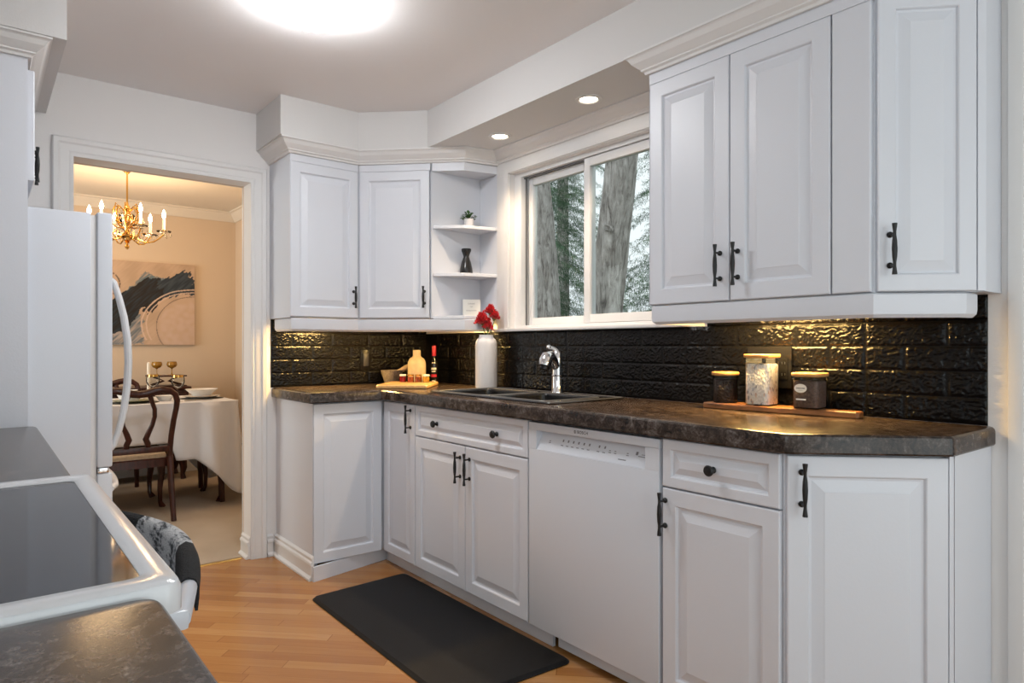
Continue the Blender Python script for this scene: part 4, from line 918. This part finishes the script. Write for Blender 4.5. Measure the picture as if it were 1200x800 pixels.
# sideboard and things on it
C = thing('sideboard', 'dark mahogany sideboard on short curved legs against the dining wall', 'sideboard', (-2.74, -1.6, FZ))
MB().box(-2.93, -2.565, -2.20, -1.02, .165, .775, .004).build('body', 'mahog', C); MB().box(-2.935, -2.545, -2.22, -1.0, .7755, .803, .006).build('top', 'mahog', C)
for x in (-2.895, -2.60):
    for y in (-2.16, -1.06): MB().tube([(x, y, .17), (x+.01, y+.006, .10), (x, y, .05), (x+.012, y+.004, FZ)], [.035, .028, .018, .024], 10).build('leg', 'mahog', C)
for i in range(2):
    d = MB().box(-2.5645, -2.553, -2.18+i*.58, -1.62+i*.58, .20, .74, .004).build('door', 'mahog', C); MB().ball((-2.545, -1.66+i*.12, .5), .012).build('knob', 'gold', d)
C = thing('tiered_stand', 'two-tier dark wooden stand on the sideboard', 'stand', (-2.70, -1.17, .803))
MB().box(-2.80, -2.60, -1.315, -1.025, .887, .899, .003).build('shelf', 'mahog', C)
MB().box(-2.80, -2.60, -1.315, -1.025, .8036, .813, .003).build('base', 'mahog', C)
for s_ in (-1, 1):
    MB().tube([(-2.70, -1.17+s_*.12, .8125), (-2.70, -1.17+s_*.02, .85), (-2.70, -1.17+s_*.10, .888)], .012, 8).build('leg', 'mahog', C)
def goblet(x, y, z, h, r, mats, lab, grp=None, nm='wine_glass', cat='glass'):
    C = thing(nm, lab, cat, (x, y, z), 0, grp)
    MB().lathe([(.0001, 0), (r*.85, 0), (r*.85, .002), (.008, .006), (.0042, .02), (.004, h*.44), (.010, h*.50)], (x, y, z), 20).build('foot', mats[0], C)
    MB().lathe([(.008, h*.495), (r*.75, h*.60), (r, h*.74), (r*.98, h*.88), (r*.86, h), (r*.83, h), (r*.94, h*.87), (r*.96, h*.74), (r*.7, h*.62), (.0001, h*.52)], (x, y, z), 24).build('bowl', mats[0], C)
    MB().lathe([(r*.87, h-.016), (r*.868, h+.0008), (r*.825, h+.0008), (r*.825, h-.016)], (x, y, z), 24, cap0=False, cap1=False).build('rim', mats[1], C)
goblet(-2.70, -1.243, .8995, .115, .042, ('amber', 'amber'), 'amber goblet left on the tiered stand', 'amber goblets on the stand', 'goblet')
goblet(-2.70, -1.125, .8995, .115, .042, ('amber', 'amber'), 'amber goblet right on the tiered stand', 'amber goblets on the stand', 'goblet')
goblet(-1.470, -1.338, TZ+.002, .19, .044, ('glass', 'gold'), 'gold-rimmed wine glass near the table edge, right of the chair back', 'wine glasses on the dining table')
goblet(-1.70, -1.455, TZ+.002, .19, .044, ('glass', 'gold'), 'gold-rimmed wine glass behind the near chair, below the candle', 'wine glasses on the dining table')
C = thing('candlestick', 'glass candlestick on the dining table', 'candlestick', (-1.90, -1.447, TZ+.002)); c = (-1.90, -1.447, TZ+.002)
MB().lathe([(.0001, 0), (.036, 0), (.036, .006), (.012, .016), (.010, .03), (.020, .042), (.010, .055), (.016, .07), (.0135, .075), (.0001, .066)], c, 20).build('holder', 'crystal', C)
tag(MB().lathe([(.0001, .0672), (.0115, .0672), (.0115, .27), (.003, .276), (.0001, .276)], c, 16).build('taper_candle', 'candle'), 'ivory taper candle standing in the glass candlestick', 'candle')
def dish(name, lab, x, y, z, r, h, m, cat, extra=None):
    C = thing(name, lab, cat, (x, y, z))
    b_ = MB().lathe([(.0001, 0), (r*.55, 0), (r*.58, h*.12), (r*.95, h*.92), (r, h), (r*.97, h), (r*.56, h*.25), (.0001, h*.2)], (x, y, z), 36).build('dish', m, C)
    if extra: MB().lathe([(r*.75, h*.52+.0006), (r*.90, h*.83+.0012), (r*.905, h*.83+.0002)], (x, y, z), 36, cap0=False, cap1=False).build('blue_band', 'blue_ink', C)
    return C
z = TZ+.002
def mat_(lab, x, y, r): tag(MB().lathe([(.0001, .0003), (r, .0003), (r, .0022), (.0001, .0022)], (x, y, z), 36, sx=1).build('placemat', 'placemat'), lab, 'placemat', 'round placemats')
mat_('round dark placemat under the blue-and-white bowl at the table end', -1.735, -1.118, .155); mat_('round dark placemat before the near chair', -1.60, -1.60, .165)
dish('plate', 'white dinner plate under the shallow bowl at the table end', -1.735, -1.118, z+.0025, .135, .018, 'china', 'plate')
dish('bowl', 'wide shallow white bowl with a blue band at the table end', -1.735, -1.118, z+.0215, .115, .05, 'china', 'bowl', True)
dish('plate', 'sage green plate in front of the near chair', -1.60, -1.60, z+.0025, .13, .016, 'green_china', 'plate')
dish('bowl', 'plain white bowl on the sage green plate', -1.60, -1.60, z+.0190, .075, .048, 'china', 'bowl')
dish('bowl', 'blue and white bowl at the left, behind the fridge handle', -1.86, -1.60, z, .075, .075, 'china', 'bowl', True)
dish('bowl', 'small white bowl between the wine glass and the near chair', -1.63, -1.39, z, .065, .04, 'china', 'bowl')
for i, (x, y, lab) in enumerate(((-1.505, -1.20, 'silver table knife near the cloth edge'), (-1.55, -1.19, 'silver table fork beside the knife'))):
    C = thing('cutlery', lab, 'cutlery', (x, y, z), R(8))
    MB().tube([(0, -.09, .003), (0, -.02, .004), (0, .01, .003)], [.004, .005, .003], 8, True, 1).build('handle', 'steel', C, local=True)
    (MB().box(-.007, .006, .01, .11, .0018, .0032, .0006) if i == 0 else MB().box(-.009, .009, .045, .06, .002, .004).box(-.009, -.006, .06, .10, .002, .004).box(-.0015, .0015, .06, .10, .002, .004).box(.006, .009, .06, .10, .002, .004).box(-.002, .002, .005, .045, .002, .004)).build('blade' if i == 0 else 'tines', 'steel', C, local=True)
# chandelier
HX, HY, HZ0 = -1.75, -1.611, 1.86
C = thing('chandelier', 'brass and crystal candle chandelier over the dining table', 'chandelier', (HX, HY, HZ0))
def L(x, y, z_): return (x, y, z_)
MB().lathe([(.0001, .559), (.055, .559), (.05, .55), (.02, .535), (.008, .52), (.0001, .52)], (0, 0, 0), 20).tube([(0, 0, .30), (0, 0, .53)], .006, 8).build('rod', 'gold', C, local=True)
MB().lathe([(.0001, .03), (.012, .034), (.03, .055), (.062, .070), (.064, .078), (.03, .086), (.016, .10), (.014, .14), (.026, .17), (.036, .205), (.03, .235), (.014, .255), (.022, .275), (.010, .30), (.007, .32), (.0001, .32)], (0, 0, 0), 24).build('column', 'gold', C, local=True)
MB().lathe([(.016, .10), (.034, .13), (.046, .18), (.050, .225), (.040, .235), (.030, .18), (.016, .12)], (0, 0, 0), 20).build('glass_vase', 'crystal', C, local=True)
MB().lathe([(.0001, -.02), (.01, -.012), (.016, 0), (.01, .014), (.004, .022), (.02, .03)], (0, 0, 0), 16).build('finial', 'gold', C, local=True)
def drop(x, y, z_, s_): return MB().lathe([(.0001, -1.7*s_), (.62*s_, -.7*s_), (.5*s_, -.1*s_), (.0001, .5*s_)], (x, y, z_), 6)
for i in range(6):
    a = R(51.4+20+60*i); ca, sa = math.cos(a), math.sin(a)
    pr = [(.03, .095), (.07, .055), (.12, .035), (.17, .045), (.21, .075), (.235, .105)]
    am = MB().tube([(ca*r, sa*r, z_) for r, z_ in pr], [.0065, .006, .0055, .0055, .0055, .006], 8).tube([(ca*r, sa*r, z_) for r, z_ in ((.10, .04), (.13, .075), (.115, .105), (.09, .10), (.092, .082))], .0035, 6).build('arm', 'gold', C, local=True)
    x, y = ca*.235, sa*.235
    MB().lathe([(.006, .10), (.02, .112), (.046, .118), (.050, .126), (.044, .123), (.018, .119), (.009, .121)], (x, y, 0), 20).build('drip_pan', 'crystal', am, local=True)
    MB().lathe([(.0001, .1215), (.013, .1215), (.015, .13), (.0105, .136), (.0001, .136)], (x, y, 0), 14).build('candle_cup', 'gold', am, local=True)
    MB().lathe([(.0001, .136), (.0095, .136), (.0095, .215), (.0001, .217)], (x, y, 0), 12).build('candle_sleeve', 'candle', am, local=True)
    MB().lathe([(.0001, .217), (.006, .218), (.0125, .236), (.0115, .252), (.005, .272), (.0001, .284)], (x, y, 0), 12).build('bulb', 'flame', am, local=True)
    for k_ in range(5):
        b = 2*math.pi*k_/5+a; drop(x+.046*math.cos(b), y+.046*math.sin(b), .100-.006*(k_ % 2), .012).build('crystal_drop', 'crystal', am, local=True, smooth=0)
    b2 = a+R(30); MB().tube([(math.cos(b2)*r, math.sin(b2)*r, z_) for r, z_ in ((.015, .25), (.05, .285), (.085, .275), (.095, .245), (.08, .235))], [.005, .0045, .004, .0035, .003], 6).build('scroll', 'gold', C, local=True)
    drop(math.cos(b2)*.09, math.sin(b2)*.09, .225, .012).build('crystal_drop', 'crystal', C, local=True, smooth=0)
    drop(math.cos(b2)*.06, math.sin(b2)*.06, .058, .012).build('crystal_drop', 'crystal', C, local=True, smooth=0)
    for r0, zz, up, s1 in ((.030, .13, .10, .8), (.028, .16, .17, .62)):
        b3 = a+R(30)*(up > .12); MB().tube([(math.cos(b3)*r, math.sin(b3)*r, z_) for r, z_ in ((r0, zz), (r0+.05*s1, zz+.01), (r0+.095*s1, zz+up*.45), (r0+.075*s1, zz+up*.85), (r0+.045*s1, zz+up*.75), (r0+.06*s1, zz+up*.5))], [.005, .0048, .0045, .004, .0035, .003], 6).build('scroll', 'gold', C, local=True)
        drop(math.cos(b3)*(r0+.085*s1), math.sin(b3)*(r0+.085*s1), zz-.005, .012).build('crystal_drop', 'crystal', C, local=True, smooth=0)
    d_ = bpy.data.lights.new('bulb_glow', 'POINT'); d_.energy = 2.4; d_.color = (1, .66, .36); d_.shadow_soft_size = .05
    o = link(bpy.data.objects.new('bulb_glow', d_)); o.parent = C; o.location = (ca*.31, sa*.31, .20)
